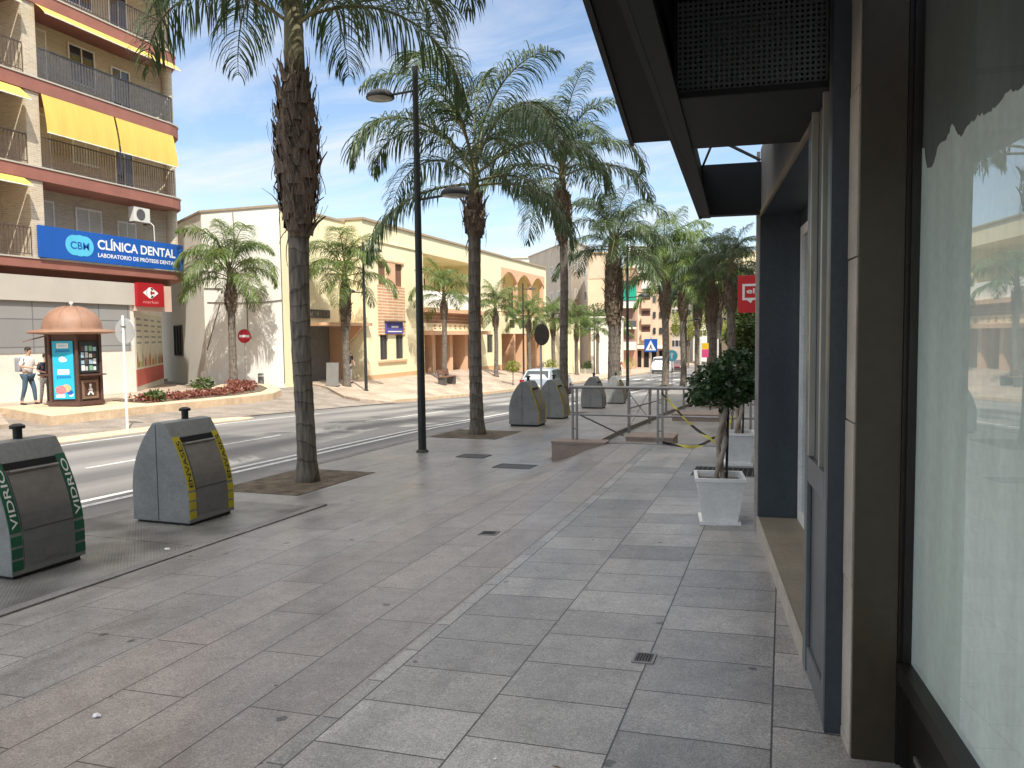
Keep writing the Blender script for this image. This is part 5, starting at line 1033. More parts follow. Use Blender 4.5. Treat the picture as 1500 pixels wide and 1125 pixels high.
def person(label, loc, rotz, H, shirt, trousers, hair, lhand, rhand, lstep=.12, rstep=-.12, lean=0.0, group=None, bag=None, shoe=None, short=False):
    """local +x is forward, +y left"""
    k = H/1.72; t = thing('person', label, 'person', loc, rotz, group); M = wm(t) @ Matrix.Scale(k, 4)
    J = {'pel': (0, 0, .93), 'sp': (lean*.3, 0, 1.1), 'ch': (lean*.7, 0, 1.30), 'nk': (lean, 0, 1.45), 'nk2': (lean*1.1+.01, 0, 1.51), 'chin': (lean*1.15+.03, 0, 1.56), 'hd': (lean*1.2+.015, 0, 1.63), 'tp': (lean*1.2, 0, 1.69),
         'ls': (lean*.95, .18, 1.40), 'rs': (lean*.95, -.18, 1.40), 'lh': (0, .085, .86), 'rh': (0, -.085, .86), 'lk': (lstep*.5+.03, .10, .50), 'rk': (rstep*.5+.03, -.10, .50), 'la': (lstep-.02, .10, .08), 'ra': (rstep-.02, -.10, .08), 'lt': (lstep+.15, .12, .035), 'rt': (rstep+.15, -.12, .035)}
    def elbow(s, h, sd): m_ = (Vector(s)+Vector(h))/2; L = (Vector(s)-Vector(h)).length; b = math.sqrt(max(0, .285**2-(L/2)**2)); return m_+Vector((-b*.75, sd*b*.5, -b*.4))
    J['lw'] = lhand; J['rw'] = rhand; J['le'] = elbow(J['ls'], lhand, 1); J['re'] = elbow(J['rs'], rhand, -1)
    names = list(J); ix = {n: i for i, n in enumerate(names)}
    rad = {'pel': (.125, .10), 'sp': (.135, .10), 'ch': (.15, .105), 'nk': .06, 'nk2': .052, 'chin': (.062, .07), 'hd': (.078, .098), 'tp': (.055, .07), 'ls': .058, 'rs': .058, 'lh': .078, 'rh': .078, 'lk': .06, 'rk': .06, 'la': .04, 'ra': .04, 'lt': .032, 'rt': .032, 'lw': .024, 'rw': .024, 'le': .038, 're': .038}
    E_ = [('pel', 'sp'), ('sp', 'ch'), ('ch', 'nk'), ('nk', 'nk2'), ('nk2', 'chin'), ('chin', 'hd'), ('hd', 'tp'), ('ch', 'ls'), ('ch', 'rs'), ('ls', 'le'), ('le', 'lw'), ('rs', 're'), ('re', 'rw'), ('pel', 'lh'), ('pel', 'rh'), ('lh', 'lk'), ('lk', 'la'), ('la', 'lt'), ('rh', 'rk'), ('rk', 'ra'), ('ra', 'rt')]
    vs = [Vector(J[n]) for n in names]; rs = [rad[n] for n in names]; es = [(ix[a], ix[b]) for a, b in E_]
    for w_, e_ in (('lw', 'le'), ('rw', 're')):        # palm and five fingers
        d = (Vector(J[w_])-Vector(J[e_])).normalized(); sd = d.cross(Vector((0, 0, 1))); sd = sd.normalized() if sd.length > .1 else Vector((0, 1, 0))
        vs.append(Vector(J[w_])+d*.07); rs.append(.03); pi_ = len(vs)-1; es.append((ix[w_], pi_))
        for f, (o_, l_) in enumerate([(-.028, .06), (-.010, .075), (.010, .07), (.028, .055), (-.045, .02)]):
            b_ = Vector(J[w_])+d*(.09 if f < 4 else .05)+sd*o_; vs.append(b_); rs.append(.009); es.append((pi_, len(vs)-1)); vs.append(b_+d*l_+Vector((0, 0, -.012))); rs.append(.0075); es.append((len(vs)-2, len(vs)-1))
    mb = MB(M); mb.add(*skin(vs, es, rs)); body = mb.build('body', m_skin, t, smooth=True)
    def sub(ns, eds, scale, name, m, ext={}):
        vv = [Vector(ext.get(n, J[n])) for n in ns]; rr_ = [(tuple(q*scale for q in rad[n]) if hasattr(rad[n], '__len__') else rad[n]*scale) for n in ns]; ii = {n: i for i, n in enumerate(ns)}
        m_ = MB(M); m_.add(*skin(vv, [(ii[a], ii[b]) for a, b in eds], rr_)); m_.build(name, m, t, smooth=True)
    sub(['pel', 'sp', 'ch', 'nk', 'ls', 'rs', 'le', 're'], [('pel', 'sp'), ('sp', 'ch'), ('ch', 'nk'), ('ch', 'ls'), ('ch', 'rs'), ('ls', 'le'), ('rs', 're')], 1.3, 'shirt', shirt, {'pel': (0, 0, .90), 'nk': (lean, 0, 1.44)})
    if short: sub(['pel', 'lh', 'rh', 'lk', 'rk'], [('pel', 'lh'), ('pel', 'rh'), ('lh', 'lk'), ('rh', 'rk')], 1.2, 'shorts', trousers, {'pel': (0, 0, .95), 'lk': tuple(Vector(J['lk'])+Vector((0, 0, .08))), 'rk': tuple(Vector(J['rk'])+Vector((0, 0, .08)))})
    else: sub(['pel', 'lh', 'rh', 'lk', 'rk', 'la', 'ra'], [('pel', 'lh'), ('pel', 'rh'), ('lh', 'lk'), ('rh', 'rk'), ('lk', 'la'), ('rk', 'ra')], 1.14, 'trousers', trousers, {'pel': (0, 0, .91), 'la': tuple(Vector(J['la'])+Vector((0, 0, .03))), 'ra': tuple(Vector(J['ra'])+Vector((0, 0, .03)))})
    mb = MB(M @ Matrix.Translation(Vector(J['hd'])+Vector((-.012, 0, .025)))); prof = [(.002, -.07), (.075, -.05), (.09, 0), (.085, .045), (.055, .085), (0, .098)]; mb.lathe(prof, n=14); mb.build('hair', hair, t, smooth=True)
    hx = Vector(J['hd'])
    mb = MB(M); mb.add([hx+Vector((.085, .014, -.015)), hx+Vector((.085, -.014, -.015)), hx+Vector((.083, 0, .02)), hx+Vector((.115, 0, -.012))], [(0, 1, 3), (0, 3, 2), (1, 2, 3)]); mb.build('nose', m_skin, body)
    for sg_ in (-1, 1):
        mb = MB(M @ Matrix.Translation(hx+Vector((.088, .03*sg_, .012)))); mb.lathe([(0, -.008), (.008, 0), (0, .008)], n=8); mb.build('eye', m_txt, body)
        mb = MB(M @ Matrix.Translation(hx+Vector((0, .083*sg_, -.01)))); mb.lathe([(0, -.028), (.012, -.01), (.016, .01), (0, .03)], n=8); mb.build('ear', m_skin, body)
    mb = MB(M @ Matrix.Translation(hx+Vector((.084, 0, -.048)))); mb.box((-.004, -.02, -.004), (.004, .02, .004)); mb.build('mouth', mat('lip', (.35, .13, .1), .5), body)
    for n in ('l', 'r'):
        a_ = Vector(J[n+'a']); b_ = Vector(J[n+'t']); mb = MB(M); mb.add(*skin([a_+Vector((-.04, 0, -.03)), a_+Vector((.03, 0, -.02)), b_+Vector((.01, 0, 0))], [(0, 1), (1, 2)], [(.045, .045), (.048, .048), (.036, .032)])); mb.build('shoe', shoe or m_txt, t, smooth=True)
    if bag:
        mb = MB(M); mb.box((-.30, -.15, 1.0), (-.12, .15, 1.42)); mb.build('backpack', bag, t, bevel=.05)
    return t
m_wshirt = mat('white_cotton', (.78, .76, .74), .8, .08, 6); m_jeans = mat('blue_jeans', (.06, .11, .16), .8, .25, 8); m_navy = mat('navy_cloth', (.03, .04, .07), .8, .2, 8); m_pat = mat('patterned_cloth', (.5, .5, .48), .8, .5, 22, detail=2); m_hair = mat('dark_hair', (.035, .025, .018), .7, .3, 20); m_redc = mat('red_cloth', (.35, .04, .04), .8, .2, 8); m_grc = mat('grey_cloth', (.25, .25, .27), .8, .2, 8)
# facing the kiosk: direction from person to kiosk
px_, py_ = -22.25, 17.6; ang = R(14)
person('man in a white shirt and blue jeans with grey backpack, waiting left of the kiosk', (px_, py_, gz(px_, py_)+.0), ang, 1.80, m_wshirt, m_jeans, m_hair, (.30, .14, 1.18), (.26, -.15, 1.12), .16, -.14, .03, bag=m_grc, shoe=m_txt)
px_, py_ = -21.35, 17.45
person('person in a dark navy top and patterned light trousers leaning at the kiosk counter', (px_, py_, gz(px_, py_)), math.atan2(ky_-py_, kx-px_), 1.60, m_navy, m_pat, m_hair, (.34, .12, 1.10), (.34, -.10, 1.12), .05, -.12, .08)
px_, py_ = -19.5, 31.9
person('person in dark clothes standing behind the grey board by the second far palm', (px_, py_, gz(px_, py_)), R(-20), 1.7, m_txt, m_grc, m_hair, (.2, .2, .95), (.15, -.22, .9), .03, -.05, .0)
px_, py_ = -14.6, 72.0
person('distant pedestrian in dark red clothes at the kerb left of the second lamp post', (px_, py_, gz(-15.3, py_)), R(-70), 1.72, m_redc, m_txt, m_hair, (.05, .25, .85), (.12, -.25, .85), .15, -.12)

# ---------------------------------------------------------------- signs
m_sgrey = mat('sign_back_grey', (.42, .43, .42), .5, .1, 4, metal=.3); m_post_ = mat('sign_post_grey', (.50, .50, .48), .45, .08, 4, metal=.3)
def disc_sign(label, x, y, z0, zc, r, yaw_, facemat, backmat, extra=None, h=None, postm=None, postr=.03):
    t = thing('road_sign', label, 'road sign', (x, y, z0)); mb = MB(wm(t)); mb.tube([(0, 0, -.05), (0, 0, (h or zc-z0+r*1.02))], postr, 10); mb.build('post', postm or m_post_, t, smooth=True, auto=True)
    Mx = wm(t) @ Matrix.Rotation(yaw_, 4, 'Z') @ Matrix.Translation((0, -.05, zc-z0)) @ Matrix.Rotation(R(90), 4, 'X')    # face normal = -y of the turned frame
    mb = MB(Mx); mb.lathe([(0, -.008), (r, -.008), (r+.006, 0), (r, .004), (0, .004)], n=32); pl_ = mb.build('sign_plate', [backmat], t)
    mb = MB(Mx); mb.lathe([(0, .0065), (r*.98, .0065), (r*.98, .005), (0, .005)], n=32); f_ = mb.build('sign_face', facemat, pl_)
    mb = MB(wm(t)); mb.box((-.04, -.045, zc-z0+.1), (.04, .035, zc-z0+.13)); mb.build('clamp', m_steel, t)
    if extra: extra(Mx, t, r)
    return t
def noentry(Mx, t, r): mb = MB(Mx); mb.box((-r*.75, -r*.17, .007), (r*.75, r*.17, .010)); mb.build('white_bar', m_lwhite, t)
z0 = gz(-15.1, 14.5)
disc_sign('round road sign seen from behind on a pale post on the traffic island', -15.1, 14.5, z0+.02, 1.82, .305, R(180), m_lwhite, m_sgrey, h=2.78, postm=m_lwhite)
z0 = gz(-22.45, 28.1)
disc_sign('red no entry sign before the white end wall', -22.45, 28.2, z0, 1.72, .31, R(12), mat('sign_round_red', (.42, .015, .03), .45, .05), m_sgrey, noentry, postr=.04)
z0 = gz(-6.5, 21)
disc_sign('dark round road sign turned edge on, on a post between two bins', -6.72, 21.6, z0, 1.62, .31, R(62), m_railg, m_railg, h=2.7)
z0 = gz(-6.6, 50)
def arrow(Mx, t, r):
    mb = MB(Mx); mb.box((-r*.12, -r*.6, .007), (r*.12, r*.3, .010)); mb.add([(-r*.4, r*.15, .009), (r*.4, r*.15, .009), (0, r*.65, .009)], [(0, 1, 2)]); mb.build('arrow', m_lwhite, t)
disc_sign('light blue round sign between two pale palm trunks down the street', -6.75, 50, z0, .20, .36, 0, m_cyan, m_sgrey, arrow)
cw = thing('crossing_sign', 'square blue pedestrian crossing sign with a white triangle', 'road sign', (-6.15, 38, gz(-6.1, 38)))
z0 = gz(-6.1, 38); mb = MB(); mb.tube([(-6.15, 38, z0), (-6.15, 38, 1.45)], .03, 10); mb.build('post', m_post_, cw)
mb = MB(); mb.box((-6.47, 37.93, .72), (-5.83, 37.955, 1.36)); mb.build('sign_plate', m_blue, cw)
mb = MB(); mb.add([(-6.41, 37.925, .80), (-5.89, 37.925, .80), (-6.15, 37.925, 1.30)], [(0, 1, 2)]); mb.build('white_triangle', m_lwhite, cw)
mb = MB()
for a, b_, r_ in [((0, .30), (0, .20), .028), ((0, .2), (-.08, .08), .02), ((0, .2), (.08, .08), .02)]:
    A = Vector((-6.15+a[0], 37.92, .78+a[1])); B = Vector((-6.15+b_[0], 37.92, .78+b_[1])); d_ = (B-A).normalized().cross(Vector((0, 1, 0)))*r_; mb.add([A-d_, A+d_, B+d_, B-d_], [(0, 1, 2, 3)])
mb.build('walking_figure', m_txt, cw)
ts = thing('market_sign', 'small yellow over pink sign panel behind the potted ficus crown', 'sign', (-3.2, 41, -1.5))
mb = MB(); mb.box((-4.0, 40.95, .78), (-3.25, 41.0, 1.10)); mb.build('yellow_panel', mat('panel_yellow', (.65, .42, .02), .5), ts)
mb = MB(); mb.box((-4.0, 40.95, .35), (-3.25, 41.0, .775)); mb.build('pink_panel', mat('panel_pink', (.55, .06, .18), .5), ts)
for xx_ in (-4.06, -3.19): mb = MB(); mb.box((xx_-.04, 40.94, -1.6), (xx_+.04, 41.02, 1.3)); mb.build('post', m_acw, ts)
bo = thing('advertising_board', 'grey free standing board leaning near the second far palm', 'board', (-19.2, 30.0, gz(-19.2, 30)))
mb = MB(wm(bo) @ Matrix.Rotation(R(15), 4, 'Z') @ Matrix.Rotation(R(-6), 4, 'X')); mb.box((-.28, -.02, .02), (.28, .02, 1.08)); mb.build('board_panel', m_render, bo); mb = MB(wm(bo) @ Matrix.Rotation(R(15), 4, 'Z')); mb.box((-.26, .02, 0), (-.22, .32, .05)); mb.build('foot', m_txt, bo)
mb = MB(wm(bo) @ Matrix.Rotation(R(15), 4, 'Z')); mb.box((.22, .02, 0), (.26, .32, .05)); mb.build('foot', m_txt, bo)
bd = thing('bollard', 'short grey concrete bollard in front of the white end wall', 'bollard', (-21.75, 28.3, gz(-21.75, 28.3)))
mb = MB(wm(bd)); mb.lathe([(.13, 0), (.13, .5), (.10, .56), (0, .57)], n=16); mb.build('post', m_render, bd, smooth=True, auto=True)
mb = MB(wm(bd)); mb.lathe([(.135, .42), (.135, .47)], n=16); mb.build('ring', m_white, bd)

# ---------------------------------------------------------------- bench
bn = thing('bench', 'slatted brown bench with grey legs before the porch of the cream building', 'bench', (-17.4, 38.6, gz(-17.4, 38.6)), R(90))
M_ = wm(bn)
for k in range(3): mb = MB(M_); mb.box((-.75, -.20+k*.14, .42), (.75, -.09+k*.14, .46)); mb.build('seat_slat', m_bshut, bn)
for k in range(2): mb = MB(M_); mb.box((-.75, .24+k*.03, .55+k*.15), (.75, .27+k*.03, .66+k*.15)); mb.build('back_slat', m_bshut, bn)
for sx in (-.62, .62):
    mb = MB(M_); mb.add([(sx-.05, -.22, 0), (sx-.05, .22, 0), (sx-.05, .32, .85), (sx-.05, .27, .85), (sx-.05, .20, .42), (sx-.05, -.24, .42)]+[(sx+.05, -.22, 0), (sx+.05, .22, 0), (sx+.05, .32, .85), (sx+.05, .27, .85), (sx+.05, .20, .42), (sx+.05, -.24, .42)], [(0, 1, 2, 3, 4, 5), (6, 7, 8, 9, 10, 11)]+[(i, (i+1) % 6, 6+(i+1) % 6, 6+i) for i in range(6)]); mb.build('leg', m_railg, bn)

# ---------------------------------------------------------------- leafy things
def leaves(mb, c, rx_, ry_, rz_, n, sz, rn, shell=.55, lumps=None, droop=.0):
    c = Vector(c)
    for k in range(n):
        while True:
            p = Vector((rn.uniform(-1, 1), rn.uniform(-1, 1), rn.uniform(-1, 1)))
            if shell < p.length < 1: break
        if lumps and noise.noise(Vector(p)*2.3+Vector((lumps, 0, 0))) < -.12: continue
        q = c+Vector((p.x*rx_, p.y*ry_, p.z*rz_)); a = Vector((rn.gauss(0, 1), rn.gauss(0, 1), rn.gauss(0, .6)-droop)).normalized(); b_ = a.cross(Vector((rn.gauss(0, 1), rn.gauss(0, 1), rn.gauss(0, 1)))).normalized(); s_ = sz*rn.uniform(.6, 1.2)
        mb.add([q, q+a*s_*.5+b_*s_*.28, q+a*s_, q+a*s_*.5-b_*s_*.28], [(0, 1, 2, 3)])
def ficus(label, x, y, z0, hpot, hc, rc, seed, trunkx=0):
    rn = random.Random(seed); rc *= .9
    p = thing('planter', label[0], 'planter', (x, y, z0), group='white planters on the terrace'); M_ = wm(p) @ Matrix.Rotation(R(8), 4, 'Z')
    def ring(h, r, z): return [(r*a, r*b_, z) for a, b_ in ((-1, -1), (1, -1), (1, 1), (-1, 1))]
    mb = MB(M_); b0, t0 = .15, .215; vs = ring(0, b0, .035)+ring(0, t0-.012, hpot-.035)+ring(0, t0, hpot-.03)+ring(0, t0, hpot)+ring(0, t0-.028, hpot)+ring(0, t0-.035, hpot-.06); fs = [(i, (i+1) % 4, j*4+4+(i+1) % 4, j*4+4+i) for j in range(0) for i in range(4)]
    for j in range(5): fs += [(j*4+i, j*4+(i+1) % 4, (j+1)*4+(i+1) % 4, (j+1)*4+i) for i in range(4)]
    fs += [(3, 2, 1, 0)]; mb.add(vs, fs); mb.build('pot', m_white, p)
    mb = MB(M_); mb.box((-.175, -.175, 0), (.175, .175, .033)); mb.build('saucer', m_white, p)
    mb = MB(M_); mb.add(ring(0, t0-.034, hpot-.055), [(0, 1, 2, 3)]); mb.build('potting_soil', m_soil, p)
    f = thing('ficus_tree', label[1], 'potted tree', (x, y, z0+hpot-.055), group='ficus trees in white planters'); M_ = wm(f)
    for j in range(2):
        pts = [(.028*math.cos(z*9+j*math.pi)+.05*z+trunkx, .028*math.sin(z*9+j*math.pi), z) for z in seq(-.03, hc-.05, .05)]
        mb = MB(M_); mb.tube(pts, [.024*(1+.2*math.sin(i*1.7+j)) for i in range(len(pts))], 9); mb.build('trunk', mat('ficus_bark', (.36, .30, .24), .8, .25, 9, .3, 40), f, smooth=True)
    mb = MB(M_); mb.tube([(.06, .02, -.03), (.075, .02, hc+.1)], .012, 8); mb.build('stake', m_black, f)
    top_ = Vector((.05*hc+trunkx, 0, hc+rc*.55)); mb = MB(M_)
    for k in range(9):
        a = k*2.4; q = top_+Vector((math.cos(a)*rc*.7, math.sin(a)*rc*.7, rn.uniform(-.1, .25)*rc)); mb.tube([top_-Vector((0, 0, rc*.75)), (top_+q)/2-Vector((0, 0, rc*.15)), q], [.012, .008, .004], 5)
    mb.build('branches', MATS['ficus_bark'], f)
    mb = MB(M_)
    leaves(mb, top_, rc, rc, rc*.82, 2300, .062, rn, .25, seed*3.1, .3)
    for k in range(11):
        a = rn.uniform(0, 6.28); q = top_+Vector((math.cos(a)*rc*.85, math.sin(a)*rc*.85, rn.uniform(-.5, .6)*rc)); leaves(mb, q, rc*.35, rc*.35, rc*.3, 130, .06, rn, .0, None, .3)
    mb.build('crown', m_fic, f)
ficus(('white tapered square planter standing nearest on the terrace', 'nearest potted ficus with a braided pale trunk and black stake'), -.53, 7.02, gz(-.53, 7.02), .42, .72, .30, 3)
ficus(('farther white tapered square planter beside the shop corner', 'farther potted ficus close to the shop corner with kinked pale trunk'), -.55, 10.35, gz(-.55, 10.35), .42, .74, .33, 5)
def bushtree(x, y, label, hh, r, seed, sc=1.0, kind='shrub'):
    rn = random.Random(seed); z0 = gz(x, y); t = thing('round_shrub', label, 'shrub', (x, y, z0), group='small round trees along the street'); M_ = wm(t)
    mb = MB(M_); mb.tube([(0, 0, -.05), (.01, 0, hh*.5), (0, 0, hh)], [.035, .028, .02], 7); mb.build('trunk', m_trunk, t)
    mb = MB(M_); leaves(mb, (0, 0, hh+r*.5), r, r, r*.85, 900, .12*sc, rn, .3, seed*1.7); mb.build('crown', m_lime, t)
m_lime = leafmat('lime_leaf', (.16, .21, .03), (.34, .38, .07), .3)
m_green = leafmat('tree_leaf', (.045, .08, .02), (.12, .17, .05), .25)
bushtree(-15.9, 45.2, 'small lime green ball shaped tree left of the silver car', .95, .46, 4)
bushtree(-15.9, 53.5, 'small lime green ball tree behind the roof of the silver car', 1.0, .46, 5)
bushtree(-15.9, 84, 'round green bush at the far kerb left of the white van', .7, .8, 6)
def tree(x, y, label, H, r, seed, m, n=2600, lf=.3, z0=None, rz_=.8):
    rn = random.Random(seed); z0 = gz(x, y) if z0 is None else z0; t = thing('street_tree', label, 'tree', (x, y, z0), group='leafy trees down the street'); M_ = wm(t)
    mb = MB(M_); mb.tube([(0, 0, -.1), (.05, 0, H*.5), (0, 0, H)], [.16, .12, .06], 8)
    for k in range(6): a = k*1.05+seed; mb.tube([(0, 0, H*.55), (math.cos(a)*r*.35, math.sin(a)*r*.35, H*.85), (math.cos(a)*r*.7, math.sin(a)*r*.7, H*1.05)], [.06, .04, .015], 5)
    mb.build('trunk', m_trunk, t)
    mb = MB(M_); leaves(mb, (0, 0, H), r, r, r*rz_, n, lf, rn, .2, seed*2.3)
    for k in range(9): a = rn.uniform(0, 6.28); leaves(mb, (math.cos(a)*r*.8, math.sin(a)*r*.8, H+rn.uniform(-.5, .6)*r), r*.4, r*.4, r*.35, 160, lf, rn, 0)
    mb.build('crown', m, t)
tree(-19.5, 84, 'bushy green tree behind the third near palm', 6.0, 2.2, 7, m_green)
tree(-13.5, 118, 'lime green tree far down the street', 6.0, 2.6, 8, m_lime, z0=-3.4)
tree(-4.2, 96, 'yellowish green tree far down the street beyond the near palms', 5.0, 3.0, 9, m_lime, z0=-3.2)
tree(-2.4, 62, 'dark tree left of the red sign over the terraces', 4.6, 1.6, 10, m_green, z0=-2.2)
tree(-1.9, 46, 'dark green tree closest behind the red sign', 3.2, 1.3, 12, m_green, z0=-1.8)
m_olive = leafmat('olive_brown_leaf', (.13, .12, .03), (.20, .17, .05), .2)
tree(-4.6, 78, 'tall tree with olive brown crown right of the palm crowns', 9.0, 2.4, 11, m_olive, z0=-2.6, rz_=.55)
# red leaved ground cover in the bed
m_redl = leafmat('red_leaf', (.16, .045, .03), (.33, .13, .09), .25)
rn = random.Random(9); mb = MB()
path = [(-18.7, 18.6), (-18.75, 20), (-18.85, 21.5), (-19.05, 23), (-19.5, 24.3), (-20.1, 25.2), (-20.9, 26.0), (-21.7, 26.7)]
for k in range(210):
    f_ = rn.random()*(len(path)-1); i = int(f_); u = f_-i; x = path[i][0]*(1-u)+path[i+1][0]*u+rn.uniform(-.35, .35); y = path[i][1]*(1-u)+path[i+1][1]*u+rn.uniform(-.3, .3)
    leaves(mb, (x, y, gz(x, y)+.22), .20, .20, .13, 34, .11, rn, .1)
o = mb.build('ground_cover_plants', m_redl); tag(o, 'low red brown leafy ground cover in the raised bed', 'plants', kind='stuff')
for (x, y, lab, s_) in [(-18.55, 18.9, 'small dark green plant spilling over the bed kerb by the pale sign post', .30), (-20.6, 23.4, 'broad bright green plant rising behind the red ground cover', .42)]:
    t = thing('leafy_plant', lab, 'plant', (x, y, gz(x, y)+.15)); mb = MB(wm(t)); leaves(mb, (0, 0, s_*.5), s_, s_, s_*.6, 260, .16, rn, .1); mb.build('foliage', m_green, t)
    mb = MB(wm(t)); mb.tube([(0, 0, -.05), (0, 0, s_*.6)], .02, 6); mb.build('stem', m_trunk, t)

# ---------------------------------------------------------------- steel railings, retaining blocks, caution tape
rl = thing('terrace_railing', 'brushed steel railing across the terrace end with paired posts', 'railing', (-1.8, 12.0, -.1), group='steel railings on the terrace')
zb_ = -.1
for x in (-3.17, -1.80, -.42):
    for dx_ in (-.035, .035):
        mb = MB(); mb.box((x+dx_-.016, 11.98, zb_), (x+dx_+.016, 12.02, zb_+.84)); mb.build('post', m_steel, rl)
for z in (zb_+.86, zb_+.42):
    mb = MB(); mb.tube([(-3.25, 12, z), (-.15, 12, z)], .025 if z > .5 else .018, 10); mb.build('rail', m_steel, rl)
for x in (-3.17, -1.80, -.42):
    for z in (.18, .62): mb = MB(); mb.box((x-.03, 11.99, zb_+z), (x+.03, 12.01, zb_+z+.02)); mb.build('spacer', m_steel, rl)
mb = MB(); mb.tube([(-3.15, 12.02, zb_+.44), (-2.5, 12.6, zb_+.02)], .014, 8); mb.build('brace', m_steel, rl)
def siderail(label, x, ys_, zoff=0, dx_=0):
    t = thing('ramp_railing', label, 'railing', (x, ys_[0], gz(0, ys_[0])), group='steel railings on the terrace'); P = [(x+dx_*i, y, gz(0, y)) for i, y in enumerate(ys_)]
    for p in P: mb = MB(); mb.box((p[0]-.03, p[1]-.03, p[2]), (p[0]+.03, p[1]+.03, p[2]+.93)); mb.build('post', m_steel, t)
    for h in (.95, .55): mb = MB(); mb.tube([(p[0], p[1], p[2]+h) for p in P], .018, 8); mb.build('rail', m_steel, t)
    mb = MB(); mb.tube([(P[0][0], P[0][1], P[0][2]+.9), (P[1][0], P[1][1], P[1][2]+.1)], .010, 6); mb.build('brace', m_steel, t)
    mb = MB(); mb.tube([(P[0][0], P[0][1], P[0][2]+.1), (P[1][0], P[1][1], P[1][2]+.9)], .010, 6); mb.build('brace', m_steel, t)
siderail('steel ramp railing running away behind the first railing on the left', -3.3, [17.3, 20.2, 23.2])
siderail('steel ramp railing farther down, left of the first potted ficus', -3.3, [27.5, 31, 34.5, 38])
siderail('steel railing on the shop side of the ramp, beyond the potted ficus', -1.05, [15.0, 17.5, 20])
m_block = mat('brown_granite', (.30, .235, .195), .7, .15, 4, .2, 50, fine=.15)
for (lab, x0, x1, y0, y1, zt) in [('low brown granite end block at the foot of the railing', -3.48, -2.62, 11.72, 12.08, -.085), ('low brown granite block just beyond the railing posts', -2.85, -1.95, 14.6, 15.3, -.36), ('farther low granite block under the yellow tape', -2.9, -1.5, 21.5, 22.6, -.62), ('farthest granite step across the ramp', -2.9, -1.6, 29, 30, -.95)]:
    t = thing('granite_block', lab, 'block', ((x0+x1)/2, y0, zt-.4), group='granite blocks by the ramp')
    mb = MB(); mb.box((x0, y0, zt-.9), (x1, y1, zt-.04)); mb.build('base', m_block, t); mb = MB(); mb.box((x0-.01, y0-.01, zt-.039), (x1+.01, y1+.01, zt)); mb.build('coping', m_block, t, bevel=.006)
m_tape = bpy.data.materials.new('caution_tape'); m_tape.use_nodes = True; t_ = m_tape.node_tree; b = t_.nodes['Principled BSDF']; tc = N(t_, 'ShaderNodeTexCoord'); wv = N(t_, 'ShaderNodeTexWave'); wv.bands_direction = 'DIAGONAL'; wv.inputs['Scale'].default_value = 2.6; t_.links.new(tc.outputs['Object'], wv.inputs[0])
rp = N(t_, 'ShaderNodeValToRGB'); rp.color_ramp.interpolation = 'CONSTANT'; rp.color_ramp.elements[0].color = (.03, .03, .03, 1); rp.color_ramp.elements[1].position = .42; rp.color_ramp.elements[1].color = (.62, .55, .10, 1); t_.links.new(wv.outputs[1], rp.inputs[0]); t_.links.new(rp.outputs[0], b.inputs['Base Color']); b.inputs['Roughness'].default_value = .4
def tape(label, P):
    t = thing('caution_tape', label, 'tape', P[0], group='yellow and black caution tapes'); mb = MB(); n = 30; vs = []
    def cr_(f):
        i = min(len(P)-2, int(f)); u = f-i; p0, p1, p2, p3 = [Vector(P[max(0, min(len(P)-1, i+d))]) for d in (-1, 0, 1, 2)]
        return .5*((2*p1)+(p2-p0)*u+(2*p0-5*p1+4*p2-p3)*u*u+(3*p1-p0-3*p2+p3)*u**3)
    for k in range(n+1):
        f = k/n*(len(P)-1); q = cr_(f); a = math.sin(k*.7)*.6; vs += [q+Vector((0, .022*math.sin(a), -.025*math.cos(a))), q-Vector((0, .022*math.sin(a), -.025*math.cos(a)))]
    mb.add(vs, [(2*k, 2*k+1, 2*k+3, 2*k+2) for k in range(n)]); mb.build('ribbon', m_tape, t)
tape('drooping caution tape from the railing post towards the ficus', [(-1.78, 11.97, .70), (-1.55, 11.8, .48), (-1.3, 11.5, .28), (-1.0, 11.2, .12), (-.8, 10.9, .1), (-.62, 10.5, .5)])
tape('caution tape trailing along the paving below the railing', [(-1.75, 11.9, -.07), (-1.5, 11.7, -.085), (-1.2, 11.5, -.06), (-.95, 11.2, .10), (-.75, 10.9, .32), (-.6, 10.5, .52)])

# ---------------------------------------------------------------- drains, covers, litter, mat
m_iron = mat('cast_iron', (.09, .085, .08), .55, .3, 12, .2, 60, metal=.5)
def grate(label, x, y, sx, sy, n, rot=0, cov=False):
    z0 = gz(x, y); t = thing('manhole_cover' if cov else 'drain_grate', label, 'manhole cover' if cov else 'drain', (x, y, z0)); e = .05
    nx_ = Vector((2*e, 0, gz(x+e, y)-gz(x-e, y))).normalized(); ny_ = Vector((0, 2*e, gz(x, y+e)-gz(x, y-e))).normalized(); nz_ = nx_.cross(ny_).normalized()
    M_ = Matrix.Translation((x, y, z0)) @ Matrix((nx_, nz_.cross(nx_), nz_)).transposed().to_4x4() @ Matrix.Rotation(rot, 4, 'Z')
    mb = MB(M_); w_ = .012
    for b in [((-sx, -sy, 0), (sx, -sy+w_, .008)), ((-sx, sy-w_, 0), (sx, sy, .008)), ((-sx, -sy+w_, 0), (-sx+w_, sy-w_, .008)), ((sx-w_, -sy+w_, 0), (sx, sy-w_, .008))]: mb.box(*b)
    mb.build('frame', m_steel if not cov else m_iron, t)
    mb = MB(M_); mb.box((-sx+w_, -sy+w_, -.002), (sx-w_, sy-w_, .0035)); mb.build('cover' if cov else 'sump', m_iron if cov else m_dark, t)
    mb = MB(M_)
    for k in range(n): u = -sx+w_+(2*sx-2*w_)*(k+.5)/n; mb.box((u-.005, -sy+w_, .0036), (u+.005, sy-w_, .0075))
    if n: mb.build('bars', m_iron, t)
grate('small square drain grate in the nearest grey slabs', -.655, 3.83, .055, .065, 6)
